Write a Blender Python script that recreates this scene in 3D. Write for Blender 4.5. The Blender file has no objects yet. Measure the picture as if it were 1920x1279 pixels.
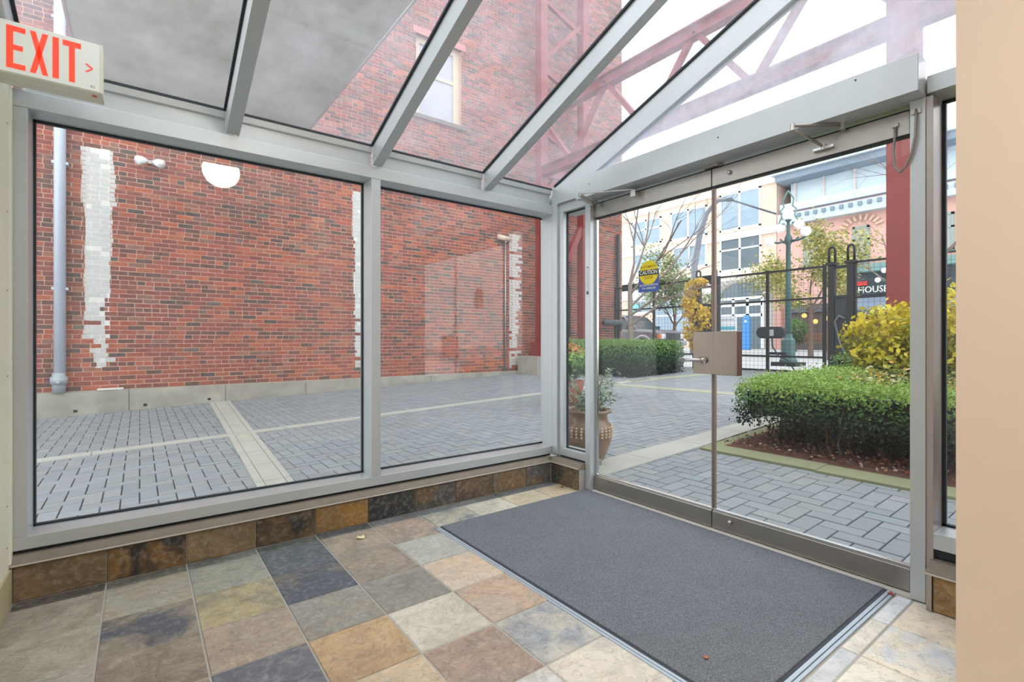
import bpy, math, random
from mathutils import Vector, Matrix
random.seed(7)
SC = bpy.context.scene
COL = SC.collection

# ------------------------------------------------------------------ camera
H = 1.1                                     # eye height
TH = math.radians(53.04)                    # heading, measured from +X
FPX = 927.7                                 # focal length in pixels of the 1920 wide frame
cam_d = bpy.data.cameras.new('camera'); cam = bpy.data.objects.new('camera', cam_d); COL.objects.link(cam)
cam.location = (0, 0, H); cam.rotation_euler = (math.pi/2, 0, TH - math.pi/2)
cam_d.sensor_width = 36; cam_d.lens = 36*FPX/1920; cam_d.clip_start = .05; cam_d.clip_end = 300
cam_d.shift_y = -0.0008
SC.camera = cam
# ------------------------------------------------------------------ world, exposure
W = bpy.data.worlds.new('overcast_sky'); SC.world = W; W.use_nodes = True
wn = W.node_tree; wn.nodes.clear()
wo = wn.nodes.new('ShaderNodeOutputWorld'); wb = wn.nodes.new('ShaderNodeBackground')
tc = wn.nodes.new('ShaderNodeTexCoord'); nz = wn.nodes.new('ShaderNodeTexNoise'); cr = wn.nodes.new('ShaderNodeValToRGB')
nz.inputs['Scale'].default_value = 1.6; nz.inputs['Detail'].default_value = 4
cr.color_ramp.elements[0].position = .3; cr.color_ramp.elements[0].color = (.92, .95, 1, 1)
cr.color_ramp.elements[1].position = .7; cr.color_ramp.elements[1].color = (1, 1, 1, 1)
wn.links.new(tc.outputs['Generated'], nz.inputs['Vector']); wn.links.new(nz.outputs['Fac'], cr.inputs['Fac'])
wn.links.new(cr.outputs['Color'], wb.inputs['Color']); wb.inputs['Strength'].default_value = 2.35
wn.links.new(wb.outputs['Background'], wo.inputs['Surface'])
SC.view_settings.view_transform = 'Standard'; SC.view_settings.look = 'None'
SC.view_settings.gamma = 1; SC.view_settings.use_curve_mapping = False
SC.view_settings.exposure = 0.15
SC.cycles.max_bounces = 10; SC.cycles.transparent_max_bounces = 24; SC.cycles.sample_clamp_indirect = 6

# ------------------------------------------------------------------ small maths
CF = (math.cos(TH), math.sin(TH)); CR = (math.sin(TH), -math.cos(TH))
def ray(u, v):
    l = (u-960)/FPX
    return (CF[0]+l*CR[0], CF[1]+l*CR[1], -(v-638)/FPX)
def onx(u, v, x):
    r = ray(u, v); k = x/r[0]; return Vector((x, k*r[1], H+k*r[2]))
def ony(u, v, y):
    r = ray(u, v); k = y/r[1]; return Vector((k*r[0], y, H+k*r[2]))
def proj(p):
    d = p[0]*CF[0]+p[1]*CF[1]
    if d < .05: return None
    return (960+FPX*(p[0]*CR[0]+p[1]*CR[1])/d, 638-FPX*(p[2]-H)/d, d)
def zg(x):                                   # the court climbs gently towards the street
    return -.08+.035*x if x < 12.3 else .3505+.012*(x-12.3)
def lin(c):
    return tuple(((v/255)/12.92 if v/255 <= .04045 else ((v/255+.055)/1.055)**2.4) for v in c)

# ------------------------------------------------------------------ materials
def mat_new(name):
    m = bpy.data.materials.new(name); m.use_nodes = True
    nt = m.node_tree; b = nt.nodes['Principled BSDF']; return m, nt, b
def N(nt, t, **kw):
    n = nt.nodes.new(t)
    for k, v in kw.items():
        if k in n.inputs.keys(): n.inputs[k].default_value = v
        else: setattr(n, k, v)
    return n
def mix_rgb(nt, a, b, fac, mode='MIX'):
    m = nt.nodes.new('ShaderNodeMix'); m.data_type = 'RGBA'; m.blend_type = mode
    for s, v in ((0, fac), (6, a), (7, b)):
        if hasattr(v, 'links') or hasattr(v, 'is_linked'): nt.links.new(v, m.inputs[s])
        elif s == 0: m.inputs[0].default_value = v
        else: m.inputs[s].default_value = (*v[:3], 1)
    return m.outputs[2]
def ramp(nt, src, p0, p1, c0=(0, 0, 0), c1=(1, 1, 1)):
    r = nt.nodes.new('ShaderNodeValToRGB'); nt.links.new(src, r.inputs['Fac'])
    r.color_ramp.elements[0].position = p0; r.color_ramp.elements[1].position = p1
    r.color_ramp.elements[0].color = (*c0, 1); r.color_ramp.elements[1].color = (*c1, 1)
    return r.outputs['Color']
def noise(nt, scale, detail=4, coord='Object', rough=.55, dist=0, stretch=None):
    t = nt.nodes.new('ShaderNodeTexCoord'); n = nt.nodes.new('ShaderNodeTexNoise')
    src = t.outputs[coord]
    if stretch:
        mp = nt.nodes.new('ShaderNodeMapping'); mp.inputs['Scale'].default_value = stretch
        nt.links.new(src, mp.inputs['Vector']); src = mp.outputs['Vector']
    nt.links.new(src, n.inputs['Vector']); n.inputs['Scale'].default_value = scale
    n.inputs['Detail'].default_value = detail; n.inputs['Roughness'].default_value = rough
    n.inputs['Distortion'].default_value = dist
    return n.outputs['Fac']
def bump(nt, b, h, strength=.3, dist=.01):
    bp = nt.nodes.new('ShaderNodeBump'); bp.inputs['Strength'].default_value = strength
    bp.inputs['Distance'].default_value = dist
    nt.links.new(h, bp.inputs['Height']); nt.links.new(bp.outputs['Normal'], b.inputs['Normal'])
MATS = {}
def M(name, rgb, rough=.6, metal=0, var=.08, scale=6, bmp=0, spec=.5, coord='Object'):
    """plain surface with a little procedural variation"""
    if name in MATS: return MATS[name]
    m, nt, b = mat_new(name); c = lin(rgb)
    f = noise(nt, scale, 5, coord)
    col = mix_rgb(nt, tuple(v*(1-var) for v in c), tuple(min(1, v*(1+var)) for v in c), f)
    nt.links.new(col, b.inputs['Base Color'])
    b.inputs['Roughness'].default_value = rough; b.inputs['Metallic'].default_value = metal
    b.inputs['Specular IOR Level'].default_value = spec
    if bmp: bump(nt, b, noise(nt, scale*8, 4, coord), bmp, .004)
    MATS[name] = m; return m
def M_attr(name, rough=.85, var=.15, scale=40, bmp=.25, kind='GEOMETRY', spec=.3):
    """colour from the mesh attribute 'Col' (joined pieces) or from the object colour (single pieces)"""
    if name in MATS: return MATS[name]
    m, nt, b = mat_new(name)
    if kind == 'GEOMETRY':
        a = nt.nodes.new('ShaderNodeAttribute'); a.attribute_name = 'Col'; src = a.outputs['Color']
    else:
        a = nt.nodes.new('ShaderNodeObjectInfo'); src = a.outputs['Color']
    g = nt.nodes.new('ShaderNodeNewGeometry')
    n = nt.nodes.new('ShaderNodeTexNoise'); nt.links.new(g.outputs['Position'], n.inputs['Vector'])
    n.inputs['Scale'].default_value = scale; n.inputs['Detail'].default_value = 5
    dk = mix_rgb(nt, src, (0, 0, 0), var); lt = mix_rgb(nt, src, (1, 1, 1), var*.5)
    nt.links.new(mix_rgb(nt, dk, lt, n.outputs['Fac']), b.inputs['Base Color'])
    b.inputs['Roughness'].default_value = rough; b.inputs['Specular IOR Level'].default_value = spec
    if bmp: bump(nt, b, n.outputs['Fac'], bmp, .004)
    MATS[name] = m; return m
def M_leaf(name):
    if name in MATS: return MATS[name]
    m, nt, b = mat_new(name)
    a = nt.nodes.new('ShaderNodeAttribute'); a.attribute_name = 'Col'
    nt.links.new(a.outputs['Color'], b.inputs['Base Color'])
    b.inputs['Roughness'].default_value = .45; b.inputs['Specular IOR Level'].default_value = .4
    tr = nt.nodes.new('ShaderNodeBsdfTranslucent'); nt.links.new(a.outputs['Color'], tr.inputs['Color'])
    mx = nt.nodes.new('ShaderNodeMixShader'); mx.inputs[0].default_value = .3
    nt.links.new(b.outputs[0], mx.inputs[1]); nt.links.new(tr.outputs[0], mx.inputs[2])
    nt.links.new(mx.outputs[0], nt.nodes['Material Output'].inputs['Surface'])
    MATS[name] = m; return m
def M_glass(name, haze=0, tint=(.97, .99, .985), refl=1.0, hazecol=(.8, .8, .88)):
    """architectural glass: clear, reflecting by angle, with a painted glare haze where asked"""
    m, nt, b = mat_new(name); nt.nodes.remove(b)
    out = nt.nodes['Material Output']
    lw = N(nt, 'ShaderNodeLayerWeight', Blend=.5)
    p = N(nt, 'ShaderNodeMath', operation='POWER'); nt.links.new(lw.outputs['Facing'], p.inputs[0]); p.inputs[1].default_value = 4.5
    k = N(nt, 'ShaderNodeMath', operation='MULTIPLY_ADD'); nt.links.new(p.outputs[0], k.inputs[0])
    k.inputs[1].default_value = .8*refl; k.inputs[2].default_value = .042*refl
    tr = N(nt, 'ShaderNodeBsdfTransparent'); tr.inputs['Color'].default_value = (*tint, 1)
    gl = N(nt, 'ShaderNodeBsdfGlossy'); gl.inputs['Roughness'].default_value = .0; gl.inputs['Color'].default_value = (1, 1, 1, 1)
    mx = N(nt, 'ShaderNodeMixShader'); nt.links.new(k.outputs[0], mx.inputs[0])
    nt.links.new(tr.outputs[0], mx.inputs[1]); nt.links.new(gl.outputs[0], mx.inputs[2])
    last = mx.outputs[0]
    if haze:
        tl = N(nt, 'ShaderNodeBsdfTranslucent'); tl.inputs['Color'].default_value = (*hazecol, 1)
        f = noise(nt, 3.5, 6, 'Object', .7)
        r = N(nt, 'ShaderNodeMapRange'); nt.links.new(f, r.inputs['Value'])
        r.inputs['From Min'].default_value = .3; r.inputs['From Max'].default_value = .75
        r.inputs['To Min'].default_value = haze*.5; r.inputs['To Max'].default_value = haze*1.5
        m2 = N(nt, 'ShaderNodeMixShader'); nt.links.new(r.outputs[0], m2.inputs[0])
        nt.links.new(last, m2.inputs[1]); nt.links.new(tl.outputs[0], m2.inputs[2]); last = m2.outputs[0]
    nt.links.new(last, out.inputs['Surface']); MATS[name] = m; return m
def M_emit(name, rgb, strength):
    m, nt, b = mat_new(name)
    b.inputs['Base Color'].default_value = (*lin(rgb), 1)
    b.inputs['Emission Color'].default_value = (*lin(rgb), 1); b.inputs['Emission Strength'].default_value = strength
    MATS[name] = m; return m
def M_slate(name):
    """cleft slate: two colours per tile (object colour and the property c2), clouds, veins and relief"""
    m, nt, b = mat_new(name)
    oi = nt.nodes.new('ShaderNodeObjectInfo')
    a = nt.nodes.new('ShaderNodeAttribute'); a.attribute_type = 'OBJECT'; a.attribute_name = 'c2'
    t = nt.nodes.new('ShaderNodeTexCoord'); mp = nt.nodes.new('ShaderNodeMapping')
    cx = nt.nodes.new('ShaderNodeVectorMath'); cx.operation = 'ADD'
    sc = nt.nodes.new('ShaderNodeVectorMath'); sc.operation = 'SCALE'; sc.inputs['Scale'].default_value = 1.0
    cb = nt.nodes.new('ShaderNodeCombineXYZ')
    ml = N(nt, 'ShaderNodeMath', operation='MULTIPLY'); nt.links.new(oi.outputs['Random'], ml.inputs[0]); ml.inputs[1].default_value = 60
    for i in range(3): nt.links.new(ml.outputs[0], cb.inputs[i])
    nt.links.new(t.outputs['Object'], cx.inputs[0]); nt.links.new(cb.outputs[0], cx.inputs[1])
    def nzz(scale, det, dist=0, st=(1, 1, 1), rough=.6):
        mp = nt.nodes.new('ShaderNodeMapping'); mp.inputs['Scale'].default_value = st
        nt.links.new(cx.outputs[0], mp.inputs['Vector'])
        n = nt.nodes.new('ShaderNodeTexNoise'); nt.links.new(mp.outputs['Vector'], n.inputs['Vector'])
        n.inputs['Scale'].default_value = scale; n.inputs['Detail'].default_value = det
        n.inputs['Distortion'].default_value = dist; n.inputs['Roughness'].default_value = rough
        return n.outputs['Fac']
    big = ramp(nt, nzz(4.2, 3, .8), .44, .58)
    col = mix_rgb(nt, oi.outputs['Color'], a.outputs['Color'], big)
    med = nzz(8, 6, 1.2, (1, 1.5, 1), .6)
    col = mix_rgb(nt, col, mix_rgb(nt, col, (0, 0, 0), .2), ramp(nt, med, .42, .66))
    fine = nzz(38, 5, .5)
    col = mix_rgb(nt, col, mix_rgb(nt, col, (1, 1, .95), .14), ramp(nt, fine, .48, .72))
    vein = ramp(nt, nzz(6, 5, 3.5), .485, .5, (0, 0, 0), (1, 1, 1)); vein2 = ramp(nt, nzz(6, 5, 3.5), .5, .515, (1, 1, 1), (0, 0, 0))
    vv = mix_rgb(nt, vein, vein2, 1.0, 'MULTIPLY')
    col = mix_rgb(nt, col, mix_rgb(nt, col, (.05, .05, .06), .45), vv)
    nt.links.new(col, b.inputs['Base Color'])
    b.inputs['Roughness'].default_value = .5; b.inputs['Specular IOR Level'].default_value = .45
    bump(nt, b, mix_rgb(nt, med, fine, .3), .35, .006)
    MATS[name] = m; return m
def M_metal(name, rgb, rough, metal=.6, brushed=0):
    if name in MATS: return MATS[name]
    m, nt, b = mat_new(name); c = lin(rgb)
    f = noise(nt, 5, 5)
    nt.links.new(mix_rgb(nt, tuple(v*.93 for v in c), tuple(min(1, v*1.05) for v in c), f), b.inputs['Base Color'])
    b.inputs['Metallic'].default_value = metal
    r = N(nt, 'ShaderNodeMapRange'); nt.links.new(noise(nt, 14, 4), r.inputs['Value'])
    r.inputs['To Min'].default_value = rough*.8; r.inputs['To Max'].default_value = rough*1.2
    nt.links.new(r.outputs[0], b.inputs['Roughness'])
    MATS[name] = m; return m

ALU = M_metal('anodised_aluminium', (197, 203, 207), .38, .42)
STEEL = M_metal('brushed_steel', (170, 165, 158), .34, .85)
CHROME = M_metal('bright_chrome', (205, 205, 205), .2, .9)
GASKET = M('rubber_gasket', (38, 46, 54), .6, 0, .1)
GLASS = M_glass('window_glass', haze=.012, refl=.62)
RGLASS = M_glass('roof_glass', haze=.10, hazecol=(.86, .84, .95), refl=.7)  # pale translucent share imitates the glare haze against the sky
DGLASS = M_glass('door_glass', haze=.007, refl=.3)
GROUT = M('tile_grout', (176, 173, 168), .9, 0, .12, 20, .2)
SLATE = M_slate('slate_tile')
CONCRETE = M('pale_concrete', (172, 172, 165), .9, 0, .16, 3, .3, coord='Object')
CURB = M('stained_concrete', (158, 154, 144), .9, 0, .5, 3.2, .3)
MOSS = M('mossy_concrete', (136, 139, 108), .95, 0, .25, 2.5, .35)
JOINT = M('sand_joint', (84, 88, 88), .95, 0, .2, 8)
PAVER1 = M_attr('paver_single', .85, .12, 60, .3, 'OBJECT')
PAVERS = M_attr('paver_joined', .85, .12, 60, .3)
BRICK1 = M_attr('brick_single', .9, .25, 26, .6, 'OBJECT')
BRICKS = M_attr('brick_joined', .9, .25, 26, .6)
MORTAR = M('lime_mortar', (206, 166, 148), .95, 0, .25, 9, .4)
PAINTW = M('old_white_paint', (214, 212, 208), .85, 0, .1, 20, .3)
RED = M('red_steel_paint', (132, 54, 50), .5, 0, .12, 3)
BLACK = M('black_iron', (44, 46, 50), .5, .2, .15, 5)
CREAM = M('cream_panel', (226, 224, 204), .55, 0, .04, 3)
BEIGE = M('beige_wall_paint', (220, 200, 182), .7, 0, .03, 2, .08)
WHITE = M('white_ceiling_paint', (232, 231, 226), .8, 0, .03, 2)
LEAF = M_leaf('leaf')
BARK = M('bark', (122, 104, 94), .95, 0, .35, 12, .6)

# ------------------------------------------------------------------ mesh builder and object helpers
ORG = {}
class MB:
    def __init__(self): self.v = []; self.f = []; self.c = []; self.X = None; self.smooth = False
    def _a(self, vs, fs, col=None):
        n = len(self.v)
        if self.X is not None: vs = [self.X @ Vector(p) for p in vs]
        self.v += [tuple(p) for p in vs]
        for f in fs: self.f.append(tuple(i+n for i in f)); self.c.append(col)
        return self
    def box(self, x0, y0, z0, x1, y1, z1, col=None):
        if x0 > x1: x0, x1 = x1, x0
        if y0 > y1: y0, y1 = y1, y0
        if z0 > z1: z0, z1 = z1, z0
        return self._a([(x0,y0,z0),(x1,y0,z0),(x1,y1,z0),(x0,y1,z0),(x0,y0,z1),(x1,y0,z1),(x1,y1,z1),(x0,y1,z1)],
                       [(3,2,1,0),(4,5,6,7),(0,1,5,4),(1,2,6,5),(2,3,7,6),(3,0,4,7)], col)
    def hexa(self, p, col=None):          # eight corners, bottom ring then top ring
        return self._a(p, [(3,2,1,0),(4,5,6,7),(0,1,5,4),(1,2,6,5),(2,3,7,6),(3,0,4,7)], col)
    def bar(self, a, b, w, h, up=(0,0,1), col=None):   # rectangular bar from a to b
        a = Vector(a); b = Vector(b); d = (b-a).normalized(); up = Vector(up)
        s = d.cross(up)
        if s.length < 1e-4: s = d.cross(Vector((1,0,0)))
        s.normalize(); t = s.cross(d)
        q = []
        for e in (a, b):
            for i, j in ((-1,-1),(1,-1),(1,1),(-1,1)): q.append(e + s*(w/2*i) + t*(h/2*j))
        return self._a(q, [(0,1,2,3),(7,6,5,4),(0,4,5,1),(1,5,6,2),(2,6,7,3),(3,7,4,0)], col)
    def tube(self, pts, r, n=8, col=None, cap=True):
        pts = [Vector(p) for p in pts]; k = len(pts)
        rs = r if isinstance(r, (list, tuple)) else [r]*k
        vs = []; pu = None
        for i, p in enumerate(pts):
            d = (pts[min(i+1, k-1)]-pts[max(i-1, 0)]).normalized()
            if pu is None:
                pu = d.cross(Vector((0,0,1)))
                if pu.length < 1e-3: pu = d.cross(Vector((1,0,0)))
            pu = (pu - d*pu.dot(d)).normalized(); w = d.cross(pu)
            for j in range(n):
                a = 2*math.pi*j/n; vs.append(p + pu*(rs[i]*math.cos(a)) + w*(rs[i]*math.sin(a)))
        fs = [(i*n+j, i*n+(j+1)%n, (i+1)*n+(j+1)%n, (i+1)*n+j) for i in range(k-1) for j in range(n)]
        if cap: fs += [tuple(reversed(range(n))), tuple(range((k-1)*n, k*n))]
        return self._a(vs, fs, col)
    def lathe(self, prof, c=(0,0,0), n=24, col=None):
        vs = []; 
        for r, z in prof:
            for j in range(n):
                a = 2*math.pi*j/n; vs.append((c[0]+r*math.cos(a), c[1]+r*math.sin(a), c[2]+z))
        k = len(prof)
        fs = [(i*n+j, i*n+(j+1)%n, (i+1)*n+(j+1)%n, (i+1)*n+j) for i in range(k-1) for j in range(n)]
        fs += [tuple(reversed(range(n))), tuple(range((k-1)*n, k*n))]
        return self._a(vs, fs, col)
    def prism(self, poly, axis, a, b, col=None):   # polygon in the two other axes, extruded along axis
        def P(q, t):
            return {0:(t,q[0],q[1]), 1:(q[0],t,q[1]), 2:(q[0],q[1],t)}[axis]
        n = len(poly); vs = [P(q, a) for q in poly]+[P(q, b) for q in poly]
        fs = [tuple(range(n)), tuple(reversed(range(n, 2*n)))] + [(i, i+n, (i+1)%n+n, (i+1)%n) for i in range(n)]
        return self._a(vs, fs, col)
    def ball(self, c, r, n=12, col=None, sz=1):
        k = max(6, n//2); prof = [(max(1e-4, r*math.sin(math.pi*i/k)), -sz*r*math.cos(math.pi*i/k)) for i in range(k+1)]
        return self.lathe(prof, c, n, col)
    def build(self, name, mat, parent=None, bev=0, smooth=False, origin=None, kind=None):
        if parent is not None: o0 = Vector(ORG[parent.name])
        elif origin is not None: o0 = Vector(origin)
        else:
            xs = [p[0] for p in self.v]; ys = [p[1] for p in self.v]; zs = [p[2] for p in self.v]
            o0 = Vector(((min(xs)+max(xs))/2, (min(ys)+max(ys))/2, min(zs)))
        me = bpy.data.meshes.new(name)
        me.from_pydata([(p[0]-o0.x, p[1]-o0.y, p[2]-o0.z) for p in self.v], [], self.f)
        me.update()
        import bmesh
        if len(self.f) < 4000:
            bm = bmesh.new(); bm.from_mesh(me); bmesh.ops.recalc_face_normals(bm, faces=bm.faces); bm.to_mesh(me); bm.free()
        if any(c is not None for c in self.c):
            at = me.attributes.new('Col', 'FLOAT_COLOR', 'FACE')
            buf = []
            for c in self.c: buf += [*(c or (.5,.5,.5)), 1]
            at.data.foreach_set('color', buf)
        if smooth: me.polygons.foreach_set('use_smooth', [True]*len(me.polygons))
        me.materials.append(mat)
        o = bpy.data.objects.new(name, me); COL.objects.link(o)
        if parent is not None: o.parent = parent; ORG[o.name] = tuple(o0)
        else: o.location = o0; ORG[o.name] = tuple(o0)
        if bev:
            b = o.modifiers.new('bevel', 'BEVEL'); b.width = bev; b.segments = 2; b.limit_method = 'ANGLE'
        if kind: o['kind'] = kind
        return o
def tag(o, label, cat=None, group=None, kind=None):
    if label: o['label'] = label
    if cat: o['category'] = cat
    if group: o['group'] = group
    if kind: o['kind'] = kind
    return o
def empty(name, loc, label, cat, group=None, kind=None):
    o = bpy.data.objects.new(name, None); COL.objects.link(o); o.location = loc; o.empty_display_size = .1
    ORG[o.name] = tuple(loc); return tag(o, label, cat, group, kind)
def part(name, mat, parent, *boxes, bev=0):
    m = MB()
    for b in boxes: m.box(*b)
    return m.build(name, mat, parent, bev)
def text(name, s, mat, parent, origin, right, up, size, depth=.001, label=None, sx=1, align='CENTER'):
    """real extruded lettering standing on a plane given by two directions"""
    cu = bpy.data.curves.new(name, 'FONT'); cu.body = s; cu.size = size; cu.extrude = depth/2; cu.align_x = align; cu.align_y = 'CENTER'
    cu.resolution_u = 2; cu.offset = size*.012
    t = bpy.data.objects.new(name, cu); COL.objects.link(t)
    bpy.context.view_layer.update()
    me = bpy.data.meshes.new_from_object(t); bpy.data.objects.remove(t)
    r = Vector(right).normalized(); u = Vector(up).normalized(); n = r.cross(u)
    po = Vector(ORG[parent.name]) if parent is not None else Vector((0,0,0))
    for v in me.vertices: v.co = Vector(origin) - po + r*(v.co.x*sx) + u*v.co.y + n*v.co.z
    me.materials.clear(); me.materials.append(mat)
    o = bpy.data.objects.new(name, me); COL.objects.link(o); o.parent = parent; ORG[o.name] = tuple(po)
    return o
def jit(c, a): 
    k = 1+random.uniform(-a, a); return tuple(max(0, min(1, v*k*(1+random.uniform(-a, a)*.25))) for v in c)

T = .37                                     # roof pitch
def zu(y): return 2.17+T*(2.93-y)           # underside of the rafters
def zr(y): return 2.30+T*(2.93-y)           # underside of the roof glass

# ================================================================== ROOM SHELL
# floor slab with every slate tile a piece of its own
fl = empty('floor', (1.1, 0, 0), 'slate tiled floor of the glazed entrance', 'floor', kind='structure')
part('slab', GROUT, fl, (-.43, -4, -.12, 2.69, 2.9, -.004))
GX = [-.425+.3045*i for i in range(11)]; GX[-1] = 2.615
GY = [2.82-.31*j for j in range(22)]
TC = {  # (column,row): first colour, second colour
 (0,0):((168,158,142),(150,138,120)), (1,0):((166,162,148),(172,154,132)), (2,0):((156,156,140),(150,150,138)), (3,0):((88,100,112),(96,106,114)),
 (4,0):((168,152,134),(150,136,120)), (5,0):((150,134,120),(176,150,130)), (6,0):((178,172,152),(120,128,132)), (7,0):((206,200,182),(190,184,168)), (8,0):((206,194,164),(196,180,146)), (9,0):((206,184,148),(190,160,120)),
 (0,1):((172,164,146),(160,152,134)), (1,1):((146,134,116),(88,94,108)), (2,1):((178,162,118),(150,142,112)), (3,1):((84,92,106),(120,112,104)),
 (4,1):((156,140,122),(140,128,114)), (5,1):((174,174,166),(166,166,158)),
 (0,2):((168,160,146),(120,122,128)), (1,2):((158,142,122),(138,122,106)), (2,2):((172,150,130),(158,146,130)), (3,2):((144,142,134),(152,144,130)),
 (4,2):((146,142,132),(134,130,120)), (5,2):((208,178,148),(200,184,164)),
 (0,3):((104,108,118),(120,120,124)), (1,3):((158,144,126),(140,124,108)), (2,3):((98,104,118),(112,116,126)), (3,3):((196,160,108),(180,146,108)),
 (4,3):((204,198,182),(190,184,166)), (5,3):((182,162,142),(198,164,134)),
 (2,4):((172,156,136),(150,140,128)), (3,4):((208,180,140),(196,176,150)), (4,4):((168,140,122),(150,134,122)), (5,4):((186,182,170),(142,150,160)),
 (4,5):((204,204,200),(196,192,184)), (5,5):((214,204,186),(206,198,184)), (5,6):((196,188,174),(160,160,160)),
}
PAL = [((178,168,150),(150,146,138)), ((120,126,134),(104,112,122)), ((190,172,144),(172,150,120)), ((204,196,180),(190,184,170)), ((160,146,128),(140,130,118)), ((182,160,138),(160,146,134))]
unit = {}
def soft(c, k=.74, g=1.03):
    m_ = (c[0]*.3+c[1]*.55+c[2]*.15); return tuple(min(250, (m_+(v-m_)*k)*g) for v in c)
def tile_mesh(w, d, h, name='tile'):
    k = (round(w, 3), round(d, 3), round(h, 3), name)
    if k not in unit:
        m = MB(); e = .0025
        m._a([(-w/2,-d/2,-.008),(w/2,-d/2,-.008),(w/2,d/2,-.008),(-w/2,d/2,-.008),
              (-w/2,-d/2,h-e),(w/2,-d/2,h-e),(w/2,d/2,h-e),(-w/2,d/2,h-e),
              (-w/2+e,-d/2+e,h),(w/2-e,-d/2+e,h),(w/2-e,d/2-e,h),(-w/2+e,d/2-e,h)],
             [(0,1,5,4),(1,2,6,5),(2,3,7,6),(3,0,4,7),(4,5,9,8),(5,6,10,9),(6,7,11,10),(7,4,8,11),(8,9,10,11)])
        me = bpy.data.meshes.new('tile'); me.from_pydata(m.v, [], m.f); me.materials.append(SLATE); unit[k] = me
    return unit[k]
def add_tile(x0, y0, x1, y1, c, c2, parent, gap=.0035, h=None):
    o = bpy.data.objects.new('tile', tile_mesh(x1-x0-2*gap, y1-y0-2*gap, 0.0)); COL.objects.link(o)
    o.parent = parent; po = ORG[parent.name]
    o.location = ((x0+x1)/2-po[0], (y0+y1)/2-po[1], (random.uniform(-.0008, .0008) if h is None else h)-po[2])
    o.color = (*lin(soft(c)), 1); o['c2'] = [*lin(soft(c2)), 1.0]
    return o
MATX0, MATX1, MATY0, MATY1 = 1.405, 2.622, .745, 2.575
for i in range(10):
    x0, x1 = GX[i], GX[i+1]
    for j in range(-1, 21):
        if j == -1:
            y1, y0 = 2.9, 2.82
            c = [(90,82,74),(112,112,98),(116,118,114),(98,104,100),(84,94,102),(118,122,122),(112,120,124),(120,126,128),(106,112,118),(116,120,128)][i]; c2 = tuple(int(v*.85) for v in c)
        else:
            y1, y0 = GY[j], GY[j+1]
            c, c2 = TC.get((i, j), random.choice(PAL))
        if i >= 6:                                   # cut round the mat well
            if j == 0: y0 = MATY1+.005
            elif 1 <= j <= 5: continue
            elif j == 6:
                c, c2 = [((196,204,216),(200,204,210)), ((200,204,212),(190,198,210)), ((226,220,206),(220,214,200)), ((206,214,226),(214,218,224))][i-6]; y1 = .712
            elif j == 7: c, c2 = [((214,206,190),(200,196,188)), ((226,220,204),(220,212,196)), ((198,208,220),(228,218,196)), ((232,216,186),(222,210,190))][i-6]
            elif j >= 8: c, c2 = [((220,210,190),(206,200,188)), ((196,204,214),(210,206,198))][(i+j) % 2]
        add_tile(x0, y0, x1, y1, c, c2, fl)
# mat, its aluminium surround, threshold
mt, nt, b = mat_new('mat_pile')
n1 = noise(nt, 260, 2, 'Object', .7); n2 = noise(nt, 5, 3)
c = mix_rgb(nt, lin((78,84,94)), lin((152,156,164)), ramp(nt, n1, .3, .72))
c = mix_rgb(nt, c, mix_rgb(nt, c, (0,0,0), .22), n2)
nt.links.new(c, b.inputs['Base Color']); b.inputs['Roughness'].default_value = .95; b.inputs['Specular IOR Level'].default_value = .15
bump(nt, b, n1, .8, .004)
mat_o = empty('entrance_mat', (2.0, 1.66, 0), 'large charcoal grey carpet mat let into the floor before the doors', 'mat')
part('pile', mt, mat_o, (MATX0+.012, MATY0+.012, -.002, MATX1, MATY1, .009), bev=.003)
part('rubber_edge', M('mat_rubber', (58,64,74), .7), mat_o, (MATX0, MATY0, -.003, MATX0+.013, MATY1, .004), (MATX0, MATY0, -.003, MATX1, MATY0+.013, .004))
tr1 = empty('trim_1', (1.4, 1.6, 0), 'thin aluminium edging round the mat well', 'trim', kind='structure')
MT = M_metal('edging_aluminium', (176,190,204), .4, .3)
part('edging', MT, tr1, (1.378, .712, -.003, 1.389, MATY1, .003), (1.392, .725, -.003, 1.404, MATY1, .004))
part('edging', MT, tr1, (1.392, .716, -.003, MATX1, .727, .003), (1.405, .731, -.003, MATX1, .744, .004))
part('edging', MT, tr1, (1.378, MATY1-.004, -.003, MATX1, MATY1+.003, .003))
tr2 = part('trim_2', M('pale_threshold', (206,202,196), .6), None, (2.624, .66, -.05, 2.70, 2.53, .008))
tag(tr2, 'pale threshold strip under the glass doors', 'threshold', kind='structure')

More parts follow.
